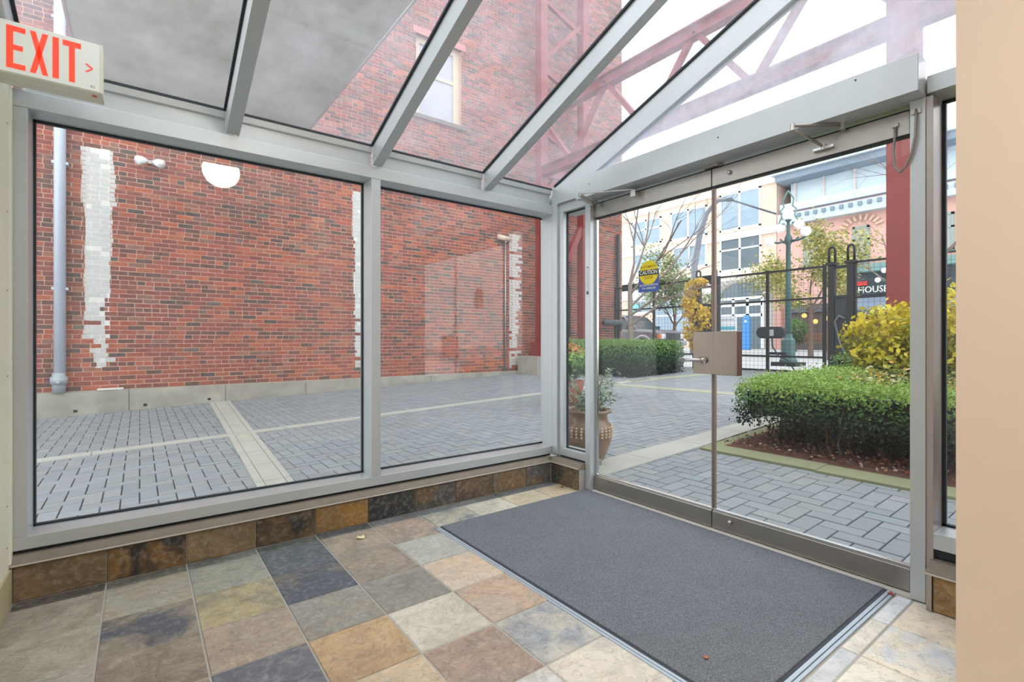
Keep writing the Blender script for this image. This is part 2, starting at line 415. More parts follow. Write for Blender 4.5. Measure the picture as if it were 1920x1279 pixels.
# low tiled curb under the window wall, with its ledge
bw = empty('baseboard_left', (1.1, 3, 0), 'low slate faced curb under the large windows', 'baseboard', kind='structure')
part('core', GROUT, bw, (-.43, 2.903, -.1, 2.74, 3.12, .153))
part('core', GROUT, bw, (2.563, 2.59, -.1, 2.80, 2.903, .153))
BT = [((150,118,78),(132,104,72)), ((146,104,52),(58,52,50)), ((150,120,78),(138,112,76)), ((120,90,54),(64,58,52)), ((150,112,58),(176,122,48)),
      ((66,60,58),(52,54,58)), ((84,80,76),(122,90,58)), ((126,94,62),(96,74,58)), ((136,100,58),(112,96,72)), ((92,94,100),(126,96,62)), ((140,104,60),(110,76,50))]
def wall_tile(a, b, z0, z1, plane, pos, c, c2, parent):
    w = b-a-.004; h = z1-z0-.004
    o = bpy.data.objects.new('tile', tile_mesh(w, h, .009)); COL.objects.link(o); o.parent = parent; po = Vector(ORG[parent.name])
    if plane == 'y': o.rotation_euler = (math.pi/2, 0, 0); p = Vector(((a+b)/2, pos, (z0+z1)/2))
    elif plane == 'y+': o.rotation_euler = (-math.pi/2, 0, 0); p = Vector(((a+b)/2, pos, (z0+z1)/2))
    else: o.rotation_euler = (math.pi/2, 0, -math.pi/2); p = Vector((pos, (a+b)/2, (z0+z1)/2))
    o.location = p-po; o.color = (*lin(soft(c, .8, .97)), 1); o['c2'] = [*lin(soft(c2, .8, .97)), 1.0]
BX = GX[:10]+[2.555]
for i in range(10):
    c, c2 = BT[i]; wall_tile(BX[i], BX[i+1], .002, .153, 'y', 2.905, c, c2, bw)
wall_tile(2.59, 2.895, .002, .153, 'x', 2.565, (126,98,66), (70,70,66), bw)
LEDGE = M('ledge_stone', (134,124,114), .6, 0, .2, 14, .2)
m = MB(); m.prism([(2.885,.153),(2.885,.166),(2.90,.166),(2.915,.190),(3.12,.194),(3.12,.153)], 0, -.43, 2.55); m.build('ledge', LEDGE, bw, .001)
m = MB(); m.prism([(2.545,.153),(2.545,.166),(2.56,.166),(2.575,.190),(2.80,.194),(2.80,.153)], 1, 2.585, 2.90); m.build('ledge', LEDGE, bw, .001)
part('edge_bead', M('ledge_bead', (205,200,190), .5), bw, (-.43, 2.881, .158, 2.548, 2.8855, .163))
part('edge_bead', MATS['ledge_bead'], bw, (2.541, 2.585, .158, 2.5455, 2.885, .163))
# right hand curb
br = empty('baseboard_right', (2.62, .45, 0), 'short slate faced curb right of the doors', 'baseboard', kind='structure')
part('core', GROUT, br, (2.575, .30, -.1, 2.80, .594, .153))
wall_tile(.29, .578, .002, .150, 'x', 2.572, (178,138,72), (150,112,62), br)
part('end_plate', STEEL, br, (2.556, .578, .002, 2.70, .596, .150))
m = MB(); m.prism([(2.552,.150),(2.552,.160),(2.61,.192),(2.80,.194),(2.80,.150)], 1, .29, .598); m.build('ledge', LEDGE, br, .001)
part('edge_bead', MATS['ledge_bead'], br, (2.548, .29, .151, 2.5535, .598, .157))
# outer foundation under the glazing
tr3 = MB(); tr3.box(-.6, 3.121, -.4, 2.83, 3.17, .18); tr3.box(2.801, 2.6, -.4, 2.83, 3.121, .18); tr3.box(2.801, -4, -.4, 2.83, .58, .18)
tag(tr3.build('trim_3', CONCRETE), 'concrete footing outside the glazed walls', 'footing', kind='structure')

# side walls, rear room
wl = MB(); wl.prism([(3.12,-.1),(3.12,2.165),(2.93,2.165),(-.35,zu(-.35)-.01),(-.36,3.0),(-4,3.0),(-4,-.1)], 0, -.62, -.432)
wl = wl.build('wall_left', CREAM); tag(wl, 'cream painted wall at the left edge', 'wall', kind='structure')
m = MB(); m.box(-.45, 2.885, .165, -.4265, 2.925, 2.16); sp = m.build('corner_strip', CREAM, wl, .004)
m = MB()
for z in (.25, .42, .95, 1.3, 1.62, 1.98): m = MB(); m.box(-.4319, 2.84, z, -.4295, 2.846, z+.006); m.build('screw', STEEL, wl)
bl = empty('baseboard_rear', (-.42, 1, 0), 'slate skirting along the cream wall', 'baseboard', kind='structure')
part('core', M('skirting_stone', (176,166,132), .6, 0, .15, 6, .2), bl, (-.432, -4, 0, -.424, 2.89, .15))
wr = MB(); wr.box(1.95, -.35, -.05, 2.80, .384, 3.08); wr.box(1.95, -4, -.05, 2.80, -.35, 3.0)
wr = wr.build('wall_right', BEIGE); tag(wr, 'beige painted wall filling the right edge', 'wall', kind='structure')
wbk = MB(); wbk.box(-.62, -4.15, -.05, 2.8, -4, 3.0); tag(wbk.build('wall_back', BEIGE), 'beige rear wall behind the viewer', 'wall', kind='structure')
wb2 = MB(); wb2.box(-.62, -.5, 2.70, 2.80, -.36, 3.62); tag(wb2.build('wall_bulkhead', WHITE), 'white bulkhead where the glass roof meets the ceiling', 'wall', kind='structure')
ce = MB(); ce.box(-.62, -4.15, 3.0, 2.80, -.5, 3.1); tag(ce.build('ceiling', WHITE), 'white ceiling of the lobby behind the viewer', 'ceiling', kind='structure')
# round light behind the viewer, seen as a reflection, and an added fill panel
FILL = M_emit('fill_diffuser', (255, 246, 232), 17)
LAMP2 = M_emit('sconce_diffuser', (255, 250, 240), 22)
sc_ = empty('wall_light', (.74, -.37, 3.0), 'round white bulkhead light reflected in the left window', 'wall light')
def disc(mb, prof, c, n=36):                       # lathe about the +Y axis
    k0 = len(mb.v); mb.lathe(prof, (0,0,0), n)
    for i in range(k0, len(mb.v)): p = mb.v[i]; mb.v[i] = (c[0]+p[0], c[1]+p[2], c[2]+p[1])
m = MB(); disc(m, [(.225,0),(.225,.05),(.19,.055),(.19,0)], (.74,-.36,3.02)); m.build('rim', STEEL, sc_, 0, True)
m = MB(); disc(m, [(.188,.0),(.188,.045),(.12,.075),(.01,.085)], (.74,-.36,3.02)); m.build('diffuser', LAMP2, sc_, 0, True)
def fill_panel(x, y, w, d, label):  # added emitter that brightens the interior, kept out of the reflections
    o = empty('fill_light', (x, y, 2.94), label, 'fill light')
    part('housing', ALU, o, (x-w/2-.02, y-d/2-.02, 2.95, x+w/2+.02, y+d/2+.02, 3.0))
    part('diffuser', FILL, o, (x-w/2, y-d/2, 2.935, x+w/2, y+d/2, 2.949))
fill_panel(.75, -.78, 2.1, .34, 'added fill light panel, unseen behind the bulkhead')
# ================================================================== GLAZED WALLS
def gl_window(name, label):
    return empty(name, (0,0,0), label, 'window', kind='structure')
GY0 = 3.08   # glass plane of the window wall
w1 = gl_window('window_1', 'large left window facing the brick wall')
ORG[w1.name] = (0,0,0)
# frame of the window wall
part('sill_rail', ALU, w1, (-.44, 2.93, .207, 2.60, 3.12, .263), bev=.002)
part('head_rail', ALU, w1, (-.44, 2.93, 2.092, 2.60, 3.12, 2.165), bev=.002)
part('stile', ALU, w1, (-.44, 2.931, .2635, -.382, 3.12, 2.0915), bev=.002)
part('mullion', ALU, w1, (1.131, 2.931, .2635, 1.190, 3.12, 2.0915), bev=.002)
part('groove', GASKET, w1, (-.43, 2.95, .190, 2.60, 3.11, .2065))
def gaskets(parent, x0, x1, z0, z1, y, t=.008):
    part('gasket', GASKET, parent, (x0, y-.012, z0, x0+t, y+.012, z1), (x1-t, y-.012, z0, x1, y+.012, z1), (x0, y-.012, z0, x1, y+.012, z0+t), (x0, y-.012, z1-t, x1, y+.012, z1))
gaskets(w1, -.382, 1.131, .2635, 2.0915, GY0)
part('pane', GLASS, w1, (-.376, GY0-.003, .268, 1.126, GY0+.003, 2.088))
w2 = gl_window('window_2', 'second large window between the mullion and the corner post')
gaskets(w2, 1.190, 2.645, .2635, 2.0915, GY0)
part('pane', GLASS, w2, (1.195, GY0-.003, .268, 2.641, GY0+.003, 2.088))
part('corner_post', ALU, w2, (2.601, 2.872, .207, 2.64, 2.93, 2.30), (2.645, 2.93, .207, 2.70, 3.12, 2.30), bev=.002)
part('corner_post', ALU, w2, (2.601, 2.93, .207, 2.645, 3.05, 2.165), bev=.001)
# left sidelight (door wall)
w3 = gl_window('window_3', 'narrow sidelight between the corner post and the doors')
part('sill_rail', ALU, w3, (2.62, 2.587, .207, 2.74, 2.872, .263), bev=.002)
part('groove', GASKET, w3, (2.64, 2.59, .190, 2.73, 2.87, .2065))
part('head_rail', ALU, w3, (2.62, 2.587, 2.092, 2.80, 2.872, 2.16), bev=.002)
part('stile', ALU, w3, (2.621, 2.822, .2635, 2.672, 2.8715, 2.0915), bev=.001)
part('gasket', GASKET, w3, (2.655, 2.816, .2635, 2.672, 2.822, 2.0915), (2.655, 2.587, 2.084, 2.672, 2.8159, 2.0915), (2.655, 2.587, .2635, 2.672, 2.8159, .270))
part('pane', DGLASS, w3, (2.661, 2.588, .266, 2.667, 2.820, 2.090))
# right sidelight
w4 = gl_window('window_4', 'narrow sidelight right of the doors beside the beige wall')
part('sill_rail', ALU, w4, (2.62, .386, .237, 2.80, .588, .303), bev=.002)
part('groove', GASKET, w4, (2.64, .386, .20, 2.79, .588, .236))
part('head_rail', ALU, w4, (2.62, .386, 2.127, 2.80, .608, 2.20), bev=.002)
part('gasket', GASKET, w4, (2.755, .575, .304, 2.775, .588, 2.126), (2.755, .386, 2.116, 2.775, .588, 2.126), (2.755, .386, .304, 2.775, .588, .312))
part('pane', GLASS, w4, (2.759, .387, .306, 2.765, .586, 2.124))
# door jambs and the header box
jb = empty('trim_4', (2.7, 1.6, 0), 'grey aluminium jambs of the double doors', 'door frame', kind='structure')
part('jamb', ALU, jb, (2.620, 2.535, .0, 2.70, 2.587, 2.116), bev=.002)
part('jamb', ALU, jb, (2.620, .612, .0, 2.80, .665, 2.116), bev=.002)
part('jamb', M_metal('jamb_reveal', (176,168,166), .35, .5), jb, (2.625, .588, .155, 2.80, .6115, 2.116), bev=.001)
hb = empty('trim_5', (2.6, 1.6, 2.1), 'deep grey aluminium header box over the doors', 'header', kind='structure')
part('header_box', ALU, hb, (2.525, .613, 2.117, 2.64, 2.59, 2.270), bev=.002)
part('header_box', ALU, hb, (2.641, .613, 2.117, 2.80, 2.60, 2.200), bev=.001)
part('corner_panel', ALU, hb, (2.596, 2.592, 2.161, 2.66, 2.871, 2.30))
for y, z in ((2.45,2.195),(1.48,2.205),(.83,2.245)): part('screw', BLACK, hb, (2.5225, y, z, 2.5248, y+.006, z+.006))
part('centre_stop', STEEL, hb, (2.63, 1.55, 2.098, 2.70, 1.64, 2.1165))

# doors
def door(name, y0, y1, label):
    d = empty(name, (2.68, y0, 0), label, 'door', kind='structure')
    part('bottom_rail', STEEL, d, (2.655, y0, .014, 2.705, y1, .110), bev=.002)
    part('glass_channel', CHROME, d, (2.668, y0, .1105, 2.692, y1, .122), bev=.001)
    part('top_rail', STEEL, d, (2.655, y0, 1.992, 2.705, y1+(.008 if y1 > 2 else 0), 2.092), bev=.002)
    part('seal', GASKET, d, (2.664, y0, 1.985, 2.696, y1, 1.9915), (2.66, y0, 2.0925, 2.70, y1, 2.100))
    part('pane', DGLASS, d, (2.675, y0+.004, .1225, 2.685, y1-.004, 1.9845))
    return d
d1 = door('door_1', 1.603, 2.525, 'left glass door leaf with the round caution decal and lever')
d2 = door('door_2', .674, 1.597, 'right glass door leaf under the folding closer arm')
EDGE = M_metal('edge_strip', (140,122,114), .4, .3)
part('edge_strip', EDGE, d1, (2.672, 1.6005, .122, 2.688, 1.610, 1.985))
part('edge_strip', EDGE, d2, (2.672, 1.588, .122, 2.688, 1.5985, 1.985))
part('edge_strip', CHROME, d1, (2.670, 2.516, .122, 2.690, 2.526, 1.985))
# lock plates either side of the seam
PL = M_metal('bronze_steel', (150,138,128), .36, .8)
part('lock_plate', PL, d1, (2.618, 1.563, .905, 2.66, 1.697, 1.148), bev=.002)
part('lock_plate', PL, d2, (2.610, 1.421, .903, 2.66, 1.5615, 1.150), bev=.002)
part('cover_edge', M_metal('dark_bronze', (92,62,52), .5, .5), d2, (2.6095, 1.418, .905, 2.655, 1.4215, 1.148))
m = MB(); m.lathe([(.02,0),(.02,.012),(.012,.016),(.012,.03)], (0,0,0), 20); 
for i, p in enumerate(m.v): m.v[i] = (2.618-p[2], 1.625+p[0], .985+p[1])
m.build('rose', CHROME, d1, 0, True)
m = MB(); m.tube([(2.60,1.625,.985),(2.585,1.627,.985),(2.578,1.641,.986),(2.576,1.70,.984),(2.578,1.768,.979)], [.008,.009,.0105,.010,.008], 12); m.build('lever', CHROME, d1, 0, True)
m = MB(); m.ball((2.645,1.485,.075), .014, 12); m.tube([(2.655,1.485,.075),(2.66,1.485,.075)], .009, 10); m.build('thumb_turn', STEEL, d2, 0, True)
m = MB(); m.ball((2.648,1.49,2.045), .012, 12); m.build('thumb_turn', CHROME, d2, 0, True)
# closer arms
def rod(mb, a, b, w=.012, h=.006): mb.bar(a, b, w, h)
m = MB(); rod(m, (2.64,.92,2.112), (2.44,1.06,2.100), .016, .006); m.build('closer_arm', STEEL, d2)
m = MB(); m.tube([(2.44,1.06,2.088),(2.66,1.005,2.035)], .0065, 8); m.build('closer_arm', STEEL, d2, 0, True)
m = MB(); m.tube([(2.44,1.06,2.08),(2.44,1.06,2.112)], .010, 10); m.box(2.632,.96,2.022,2.655,1.05,2.034); m.tube([(2.640,1.005,2.02),(2.640,1.005,2.045)], .012, 10); m.tube([(2.63,.92,2.085),(2.63,.92,2.117)], .012, 10); m.build('closer_joint', CHROME, d2, 0)
m = MB(); rod(m, (2.60,2.13,2.095), (2.40,2.42,2.098), .010, .005); m.build('closer_arm', CHROME, d1)
m = MB(); rod(m, (2.40,2.42,2.092), (2.60,2.50,2.085), .030, .006); m.build('closer_arm', STEEL, d1)
m = MB(); m.tube([(2.40,2.42,2.08),(2.40,2.42,2.104)], .010, 10); m.tube([(2.60,2.50,2.066),(2.60,2.50,2.117)], .014, 10); m.box(2.60,2.11,2.05,2.655,2.15,2.092); m.build('closer_joint', CHROME, d1, 0)
# cable loop between leaf and jamb
m = MB(); m.tube([(2.652,.722,2.05),(2.646,.724,2.0),(2.640,.728,1.93),(2.632,.722,1.86),(2.622,.700,1.825),(2.612,.676,1.84),(2.606,.655,1.89),(2.604,.642,1.96),(2.606,.640,2.04),(2.616,.642,2.075)], .0055, 8)
m.build('power_cable', M('cable_grey', (150,140,138), .4, .2), d2, 0, True)
m = MB(); m.box(2.612,.625,2.055,2.6195,.66,2.075); m.box(2.645,.712,2.035,2.655,.735,2.05); m.build('cable_clip', STEEL, d2)
# caution decal
dc = MB(); cy, cz = 2.059, 1.545
pts = [(cy+.077*math.cos(math.pi*2*k/48), cz+.079*math.sin(math.pi*2*k/48)) for k in range(48)]
S0 = M('decal_blue', (66,88,164), .5, 0, .02); S1 = M('decal_yellow', (226,208,20), .5, 0, .02); S2 = M('decal_black', (44,40,30), .5, 0, .02)
S3 = M('decal_white', (228,230,226), .5, 0, .02); S4 = M('decal_red', (160,100,20), .5, 0, .02)
dec = empty('door_decal', (2.672, cy, cz), 'yellow and blue caution decal stuck on the left door glass', 'sticker')
m = MB(); m.prism([(cy-.081,1.418),(cy+.081,1.418),(cy+.081,1.52),(cy-.081,1.52)], 0, 2.6735, 2.6748)
m.prism([(cy+.081*math.cos(math.pi*k/24), 1.5195+.1*math.sin(math.pi*k/24)) for k in range(25)], 0, 2.6735, 2.6748); m.build('backing', S0, dec)
m = MB(); m.prism(pts, 0, 2.6722, 2.6734); m.build('disc', S1, dec)
m = MB(); m.box(2.6712, cy-.080, cz-.018, 2.6721, cy+.080, cz+.018); m.build('band', S2, dec)
RT = (0,-1,0); UP = (0,0,1)
text('lettering', 'CAUTION', S3, dec, (2.671, cy, cz), RT, UP, .037, .0006, sx=.85)
text('lettering', 'AUTOMATIC', S4, dec, (2.6718, cy, cz+.038), RT, UP, .022, .0006)
text('lettering', 'DOOR', S4, dec, (2.6718, cy, cz-.034), RT, UP, .023, .0006)
text('lettering', 'ACTIVATE SWITCH', S3, dec, (2.673, cy, cz-.083), RT, UP, .0185, .0006, sx=.92)
text('lettering', 'TO OPERATE', S3, dec, (2.673, cy, cz-.104), RT, UP, .0185, .0006)
js = empty('jamb_sticker', (2.619, 2.562, 1.5), 'narrow white instruction sticker on the left door jamb', 'sticker')
part('backing', M('sticker_pale', (206,212,216), .5, 0, .03), js, (2.6185, 2.551, 1.46, 2.6195, 2.573, 1.63))
part('symbol', M('sticker_dark', (96,100,104), .5), js, (2.6178, 2.552, 1.435, 2.6184, 2.572, 1.458))
part('band', S0, js, (2.6178, 2.551, 1.631, 2.6195, 2.573, 1.636))

# ================================================================== SLOPING GLASS ROOF
RX = [(-.455,-.395), (.357,.418), (1.139,1.199), (1.955,2.016), (2.603,2.663)]
YT = -.35
def rafter(n, x0, x1, dep=0, ya=2.93):
    o = empty(n, ((x0+x1)/2, 1.3, 2.8), None, None, kind='structure')
    m = MB(); m.hexa([(x0,YT,zu(YT)-dep),(x1,YT,zu(YT)-dep),(x1,ya,zu(ya)-dep),(x0,ya,zu(ya)-dep),(x0,YT,zr(YT)-.012),(x1,YT,zr(YT)-.012),(x1,ya,zr(ya)-.012),(x0,ya,zr(ya)-.012)])
    m.build('bar', ALU, o, .002)
    m = MB()
    for a, b in ((x0-.012, x0+.004), (x1-.004, x1+.012)):
        m.hexa([(a,YT,zr(YT)-.014),(b,YT,zr(YT)-.014),(b,ya,zr(ya)-.014),(a,ya,zr(ya)-.014),(a,YT,zr(YT)),(b,YT,zr(YT)),(b,ya,zr(ya)),(a,ya,zr(ya))])
    m.build('gasket', GASKET, o)
    return o
labs = ['rafter against the cream wall behind the exit sign', 'first free rafter from the left', 'second free rafter, meeting the wall above the mullion', 'third free rafter, steeply slanting across the view', 'gable rafter rising from the corner post']
for k, (x0, x1) in enumerate(RX):
    o = rafter('trim_%d' % (6+k), x0, x1, 0 if k < 4 else .035, 2.93 if k < 4 else 2.90)
    tag(o, labs[k], 'rafter')
ev = empty('trim_11', (1.1, 3, 2.2), 'pale eave beam between window heads and roof glass', 'eave', kind='structure')
for k in range(4):
    a, b = RX[k][1], RX[k+1][0]
    m = MB(); m.prism([(2.966,2.166),(2.960,2.248),(2.944,2.252),(2.938,2.285),(3.11,2.225),(3.11,2.166)], 0, a+.001, b-.001); m.build('eave_box', ALU, ev, .001)
    part('gasket', GASKET, ev, (a, 2.936, 2.2855, b, 2.948, 2.298))
for k in range(4):
    a, b = RX[k][1]-.03, RX[k+1][0]+.03
    w = gl_window('window_%d' % (5+k), ['sloping roof pane at the far left under the grey canopy', 'sloping roof pane showing the canopy edge', 'sloping roof pane in front of the sash window', 'sloping roof pane showing the steel truss'][k])
    y1 = 3.12
    m = MB(); m.hexa([(a,YT,zr(YT)+.001),(b,YT,zr(YT)+.001),(b,y1,zr(y1)+.001),(a,y1,zr(y1)+.001),(a,YT,zr(YT)+.009),(b,YT,zr(YT)+.009),(b,y1,zr(y1)+.009),(a,y1,zr(y1)+.009)])
    m.build('pane', RGLASS, w)
w9 = gl_window('window_9', 'triangular gable pane above the header box')
m = MB(); 
poly = [(.39, 2.272), (2.58, 2.272), (.39, zu(.39)-.05)]
m.prism(poly, 0, 2.628, 2.634); m.build('pane', M_glass('gable_glass', haze=.42, hazecol=(.84,.86,.98)), w9)

# ================================================================== EXIT SIGN
YS = 2.56
ex = empty('exit_sign', (-.28, YS+.04, 2.1), 'white illuminated exit sign with red letters mounted at the left wall', 'exit sign')
a = ony(193, 86, YS); b_ = ony(193, 175, YS); x0 = -.4315; x1 = a.x; zt, zb = a.z, b_.z
SIGNW = M('sign_casing', (226,226,214), .5, 0, .02); SIGNR = M_emit('sign_red', (255, 70, 48), .55)
FACE = M_emit('sign_face', (222, 228, 224), .12)
part('casing', SIGNW, ex, (x0, YS+.004, zb-.004, x1, YS+.075, zt+.002), bev=.003)
part('face', FACE, ex, (x0+.002, YS, zb+.001, x1-.010, YS+.0038, zt-.003))
part('rim', SIGNW, ex, (x1-.0095, YS-.001, zb-.002, x1, YS+.0038, zt))
part('base_tray', SIGNW, ex, (x0, YS+.076, zb-.004, x1, YS+.12, zb+.03), bev=.002)
part('indicator', M('indicator_red', (226,110,96), .5), ex, (x1-.035, YS+.03, zb-.007, x1-.02, YS+.045, zb-.0042))
def letter(polys, u0, u1, v0, v1):
    """letter outline in a unit box, placed on the sign face"""
    m = MB()
    for p in polys: m.prism([(u0+(u1-u0)*q[0], v0+(v1-v0)*q[1]) for q in p], 1, YS-.0015, YS-.0001)
    return m
def sx(u): return ony(u, 100, YS).x
lz0 = ony(100, 145.5, YS).z; lz1 = ony(100, 69, YS).z
LW = .155
Ep = [[(0,0),(.36,0),(.36,1),(0,1)], [(.36,0),(1,0),(1,.12),(.36,.12)], [(.36,.44),(.86,.44),(.86,.56),(.36,.56)], [(.36,.88),(1,.88),(1,1),(.36,1)]]
Xp = [[(0,0),(.32,0),(1,1),(.68,1)], [(.68,0),(1,0),(.32,1),(0,1)]]
Ip = [[(0,0),(1,0),(1,1),(0,1)]]
Tp = [[(.34,0),(.66,0),(.66,.87),(.34,.87)], [(0,.87),(1,.87),(1,1),(0,1)]]
Ap = [[(0,.82),(1,.42),(1,.58),(.28,.9)], [(0,.12),(.3,.06),(1,.42),(1,.56)]]
for nm, pp, ua, ub in (('letter_e', Ep, 11.5, 48), ('letter_x', Xp, 56, 90.5), ('letter_i', Ip, 98.5, 110.5), ('letter_t', Tp, 117.5, 152)):
    letter(pp, sx(ua), sx(ub), lz0, lz1).build(nm, SIGNR, ex)
za = (lz0*.55+lz1*.45); letter(Ap, sx(159), sx(174), za-.02, za+.02).build('chevron', M_emit('sign_red_dim', (238,84,84), .3), ex)
text('lettering', 'R/L', M('sign_grey', (150,150,144), .6), ex, ((sx(169)+sx(180))/2, YS-.0008, zb+.016), (1,0,0), UP, .011, .0006)

# fallen leaves on floor and mat
def leaf_bit(x, y, s, rgb, label, a=0):
    m = MB(); q = [(0,-1),(.5,-.5),(.9,.1),(.35,.35),(.1,1),(-.3,.4),(-.85,.3),(-.5,-.4)]
    ca, sa = math.cos(a), math.sin(a)
    z = .0105 if (x > MATX0 and MATY0 < y < MATY1) else .0015
    m.prism([(x+s*(p[0]*ca-p[1]*sa), y+s*(p[0]*sa+p[1]*ca)) for p in q], 2, z, z+.002)
    m.v = [(p[0], p[1], p[2]+.35*abs(p[0]-x)) for p in m.v]
    tag(m.build('fallen_leaf', M('leaf_%d_%d_%d' % rgb, rgb, .7, 0, .15, 60)), label, 'leaf')
leaf_bit(.98, 2.70, .030, (232,220,176), 'pale curled leaf on the floor tiles near the window curb', .4)
leaf_bit(1.55, .955, .012, (176,112,84), 'small brown leaf lying on the charcoal mat', 1)
leaf_bit(2.592, .722, .016, (158,72,50), 'rust coloured leaf by the right door jamb', 2)
leaf_bit(2.52, 2.73, .014, (110,60,30), 'dark brown leaf in the floor corner below the sidelight', .2)

# ================================================================== COURT PAVING
YWALL = 10.72
court = empty('pavement', (2, 5, -.1), 'court paved with grey concrete blocks', 'paving', kind='structure')
m = MB()
for xa, xb in ((-4.5, 2.78), (2.82, 12.3)):
    ya = -6 if xa > 0 else 3.15
    m.hexa([(xa,ya,zg(xa)-.3),(xb,ya,zg(xb)-.3),(xb,YWALL+.05,zg(xb)-.3),(xa,YWALL+.05,zg(xa)-.3),(xa,ya,zg(xa)-.012),(xb,ya,zg(xb)-.012),(xb,YWALL+.05,zg(xb)-.012),(xa,YWALL+.05,zg(xa)-.012)])
m.box(2.78, 3.15, zg(2.8)-.3, 2.82, YWALL+.05, zg(2.8)-.013)
m.build('bedding', JOINT, court)
pw = .112; cand = []
for i in range(-42, 116):
    for j in range(-60, 96):
        k = (i-j) % 4
        if k == 0: x0, y0, x1, y1 = i*pw, j*pw, (i+2)*pw, (j+1)*pw
        elif k == 3: x0, y0, x1, y1 = i*pw, j*pw, (i+1)*pw, (j+2)*pw
        else: continue
        cx, cy = (x0+x1)/2, (y0+y1)/2
        if cx < -4.3 or cx > 12.1 or y1 > 10.55 or (x0 < 2.73 and y0 < 3.12) or cy < -2.2: continue
        if x0 > 4.3 and cy < 2.75 and cx < 10.2: continue
        if .80+.045*(cy-4.3) < cx-.0 < .95+.045*(cy-4.3) and False: continue
        p = proj((cx, cy, zg(cx)))
        if p is None or p[0] < -250 or p[0] > 2200: continue
        vis = (75 < p[0] < 1015 and p[1] < 965) or (1130 < p[0] < 1785 and p[1] < 1050)
        hid = (.74 < cx < 1.1 and cy < 10.5) or (6.62 < cy < 6.98 and cx < 9) or (2.72 < cy < 3.1 and x0 > 3)
        cand.append((0 if (vis and not hid) else 1, p[2], x0, y0, x1, y1))
cand.sort()
PC = [lin(c) for c in ((136,142,148),(140,145,151),(132,139,146),(137,144,149),(141,145,147),(134,140,145))]
pm = {}
rest = MB()
g = .0045
for n, (a, d, x0, y0, x1, y1) in enumerate(cand):
    c = jit(random.choice(PC), .06); dz = random.uniform(-.0015, .0015)
    if n < 290 and a == 0:
        w, h = x1-x0-2*g, y1-y0-2*g; k = (round(w,3), round(h,3))
        if k not in pm:
            e = .003; q = MB()
            ring = lambda ww, hh, z: [(-ww/2,-hh/2,z-.035*ww/2),(ww/2,-hh/2,z+.035*ww/2),(ww/2,hh/2,z+.035*ww/2),(-ww/2,hh/2,z-.035*ww/2)]
            q._a(ring(w,h,-.02)+ring(w,h,-e)+ring(w-2*e,h-2*e,0), [(0,1,5,4),(1,2,6,5),(2,3,7,6),(3,0,4,7),(4,5,9,8),(5,6,10,9),(6,7,11,10),(7,4,8,11),(8,9,10,11)])
            me = bpy.data.meshes.new('paver'); me.from_pydata(q.v, [], q.f); me.materials.append(PAVER1); pm[k] = me
        o = bpy.data.objects.new('paver', pm[k]); COL.objects.link(o); o.parent = court
        cx, cy = (x0+x1)/2, (y0+y1)/2
        o.location = (cx-2, cy-5, zg(cx)+dz+.1); o.color = (*c, 1)
    else:
        X0, X1, Y0, Y1 = x0+g, x1-g, y0+g, y1-g; za, zb_ = zg(X0)+dz, zg(X1)+dz
        rest._a([(X0,Y0,za-.012),(X1,Y0,zb_-.012),(X1,Y1,zb_-.012),(X0,Y1,za-.012),(X0,Y0,za),(X1,Y0,zb_),(X1,Y1,zb_),(X0,Y1,za)],
                [(0,1,5,4),(1,2,6,5),(2,3,7,6),(3,0,4,7),(4,5,6,7)], c)
o = rest.build('paver_field', PAVERS, court, kind='stuff')
def strip(name, pts, mat, up=.006, nseg=None):
    """flat concrete strip: quad given by four plan points, laid on the sloping court"""
    m = MB(); top = [(x, y, zg(x)+up) for x, y in pts]; bot = [(x, y, zg(x)-.03) for x, y in pts]
    m.hexa(bot+top); return m.build(name, mat, court)
# concrete bands, cast in lengths
for k in range(7):
    xa = -4.2+k*1.9; xb = xa+1.892
    ya, yb = 6.70+.016*(xa+1), 6.70+.016*(xb+1)
    if xa < 9: strip('concrete_band', [(xa,ya),(xb,yb),(xb,yb+.2),(xa,ya+.2)], CONCRETE)
for k in range(12):                       # channel drain crossing the court
    ya = 3.2+k*.61; yb = ya+.602; xa = .735+.045*(ya-4.3); xb = .735+.045*(yb-4.3); wa, wb_ = .265+.010*(ya-4.3), .265+.010*(yb-4.3)
    strip('channel_slab', [(xa,ya),(xa+wa*.22,ya),(xb+wb_*.22,yb),(xb,yb)], CONCRETE, .009)
    strip('channel_slab', [(xa+wa*.24,ya),(xa+wa*.80,ya),(xb+wb_*.80,yb),(xb+wb_*.24,yb)], M('channel_concrete', (172,172,162), .9, 0, .15, 4, .4), .008)
    strip('channel_slab', [(xa+wa*.82,ya),(xa+wa,ya),(xb+wb_,yb),(xb+wb_*.82,yb)], CONCRETE, .009)
PATH = [(2.86,2.70,3.02),(3.6,2.71,3.03),(4.4,2.72,3.03),(5.2,2.76,3.05),(6.2,2.80,3.08),(7.4,2.84,3.1),(8.6,2.86,3.1)]
for a, b in zip(PATH, PATH[1:]):
    strip('concrete_band', [(a[0],a[1]),(b[0]-.006,b[1]),(b[0]-.006,b[2]),(a[0],a[2])], CONCRETE)
for k in range(6):
    ya = 3.1+k*.85; yb = ya+.845; strip('concrete_band', [(7.9-.06*k,ya),(8.2-.06*k,ya),(8.14-.06*k,yb),(7.84-.06*k,yb)], M('pale_moss_concrete', (158,160,140), .9, 0, .15, 3, .3))
strip('concrete_band', [(8.35,6.8),(11.8,6.3),(11.8,6.5),(8.45,7.2)], MATS['pale_moss_concrete'])
for k in range(5):                        # mossy curb of the planting bed
    ya = 2.66-k*1.0; yb = ya-.994
    strip('bed_curb', [(4.22-.02*k,yb),(4.46-.02*k,yb),(4.46-.02*k,ya),(4.22-.02*k,ya)], MOSS, .02)
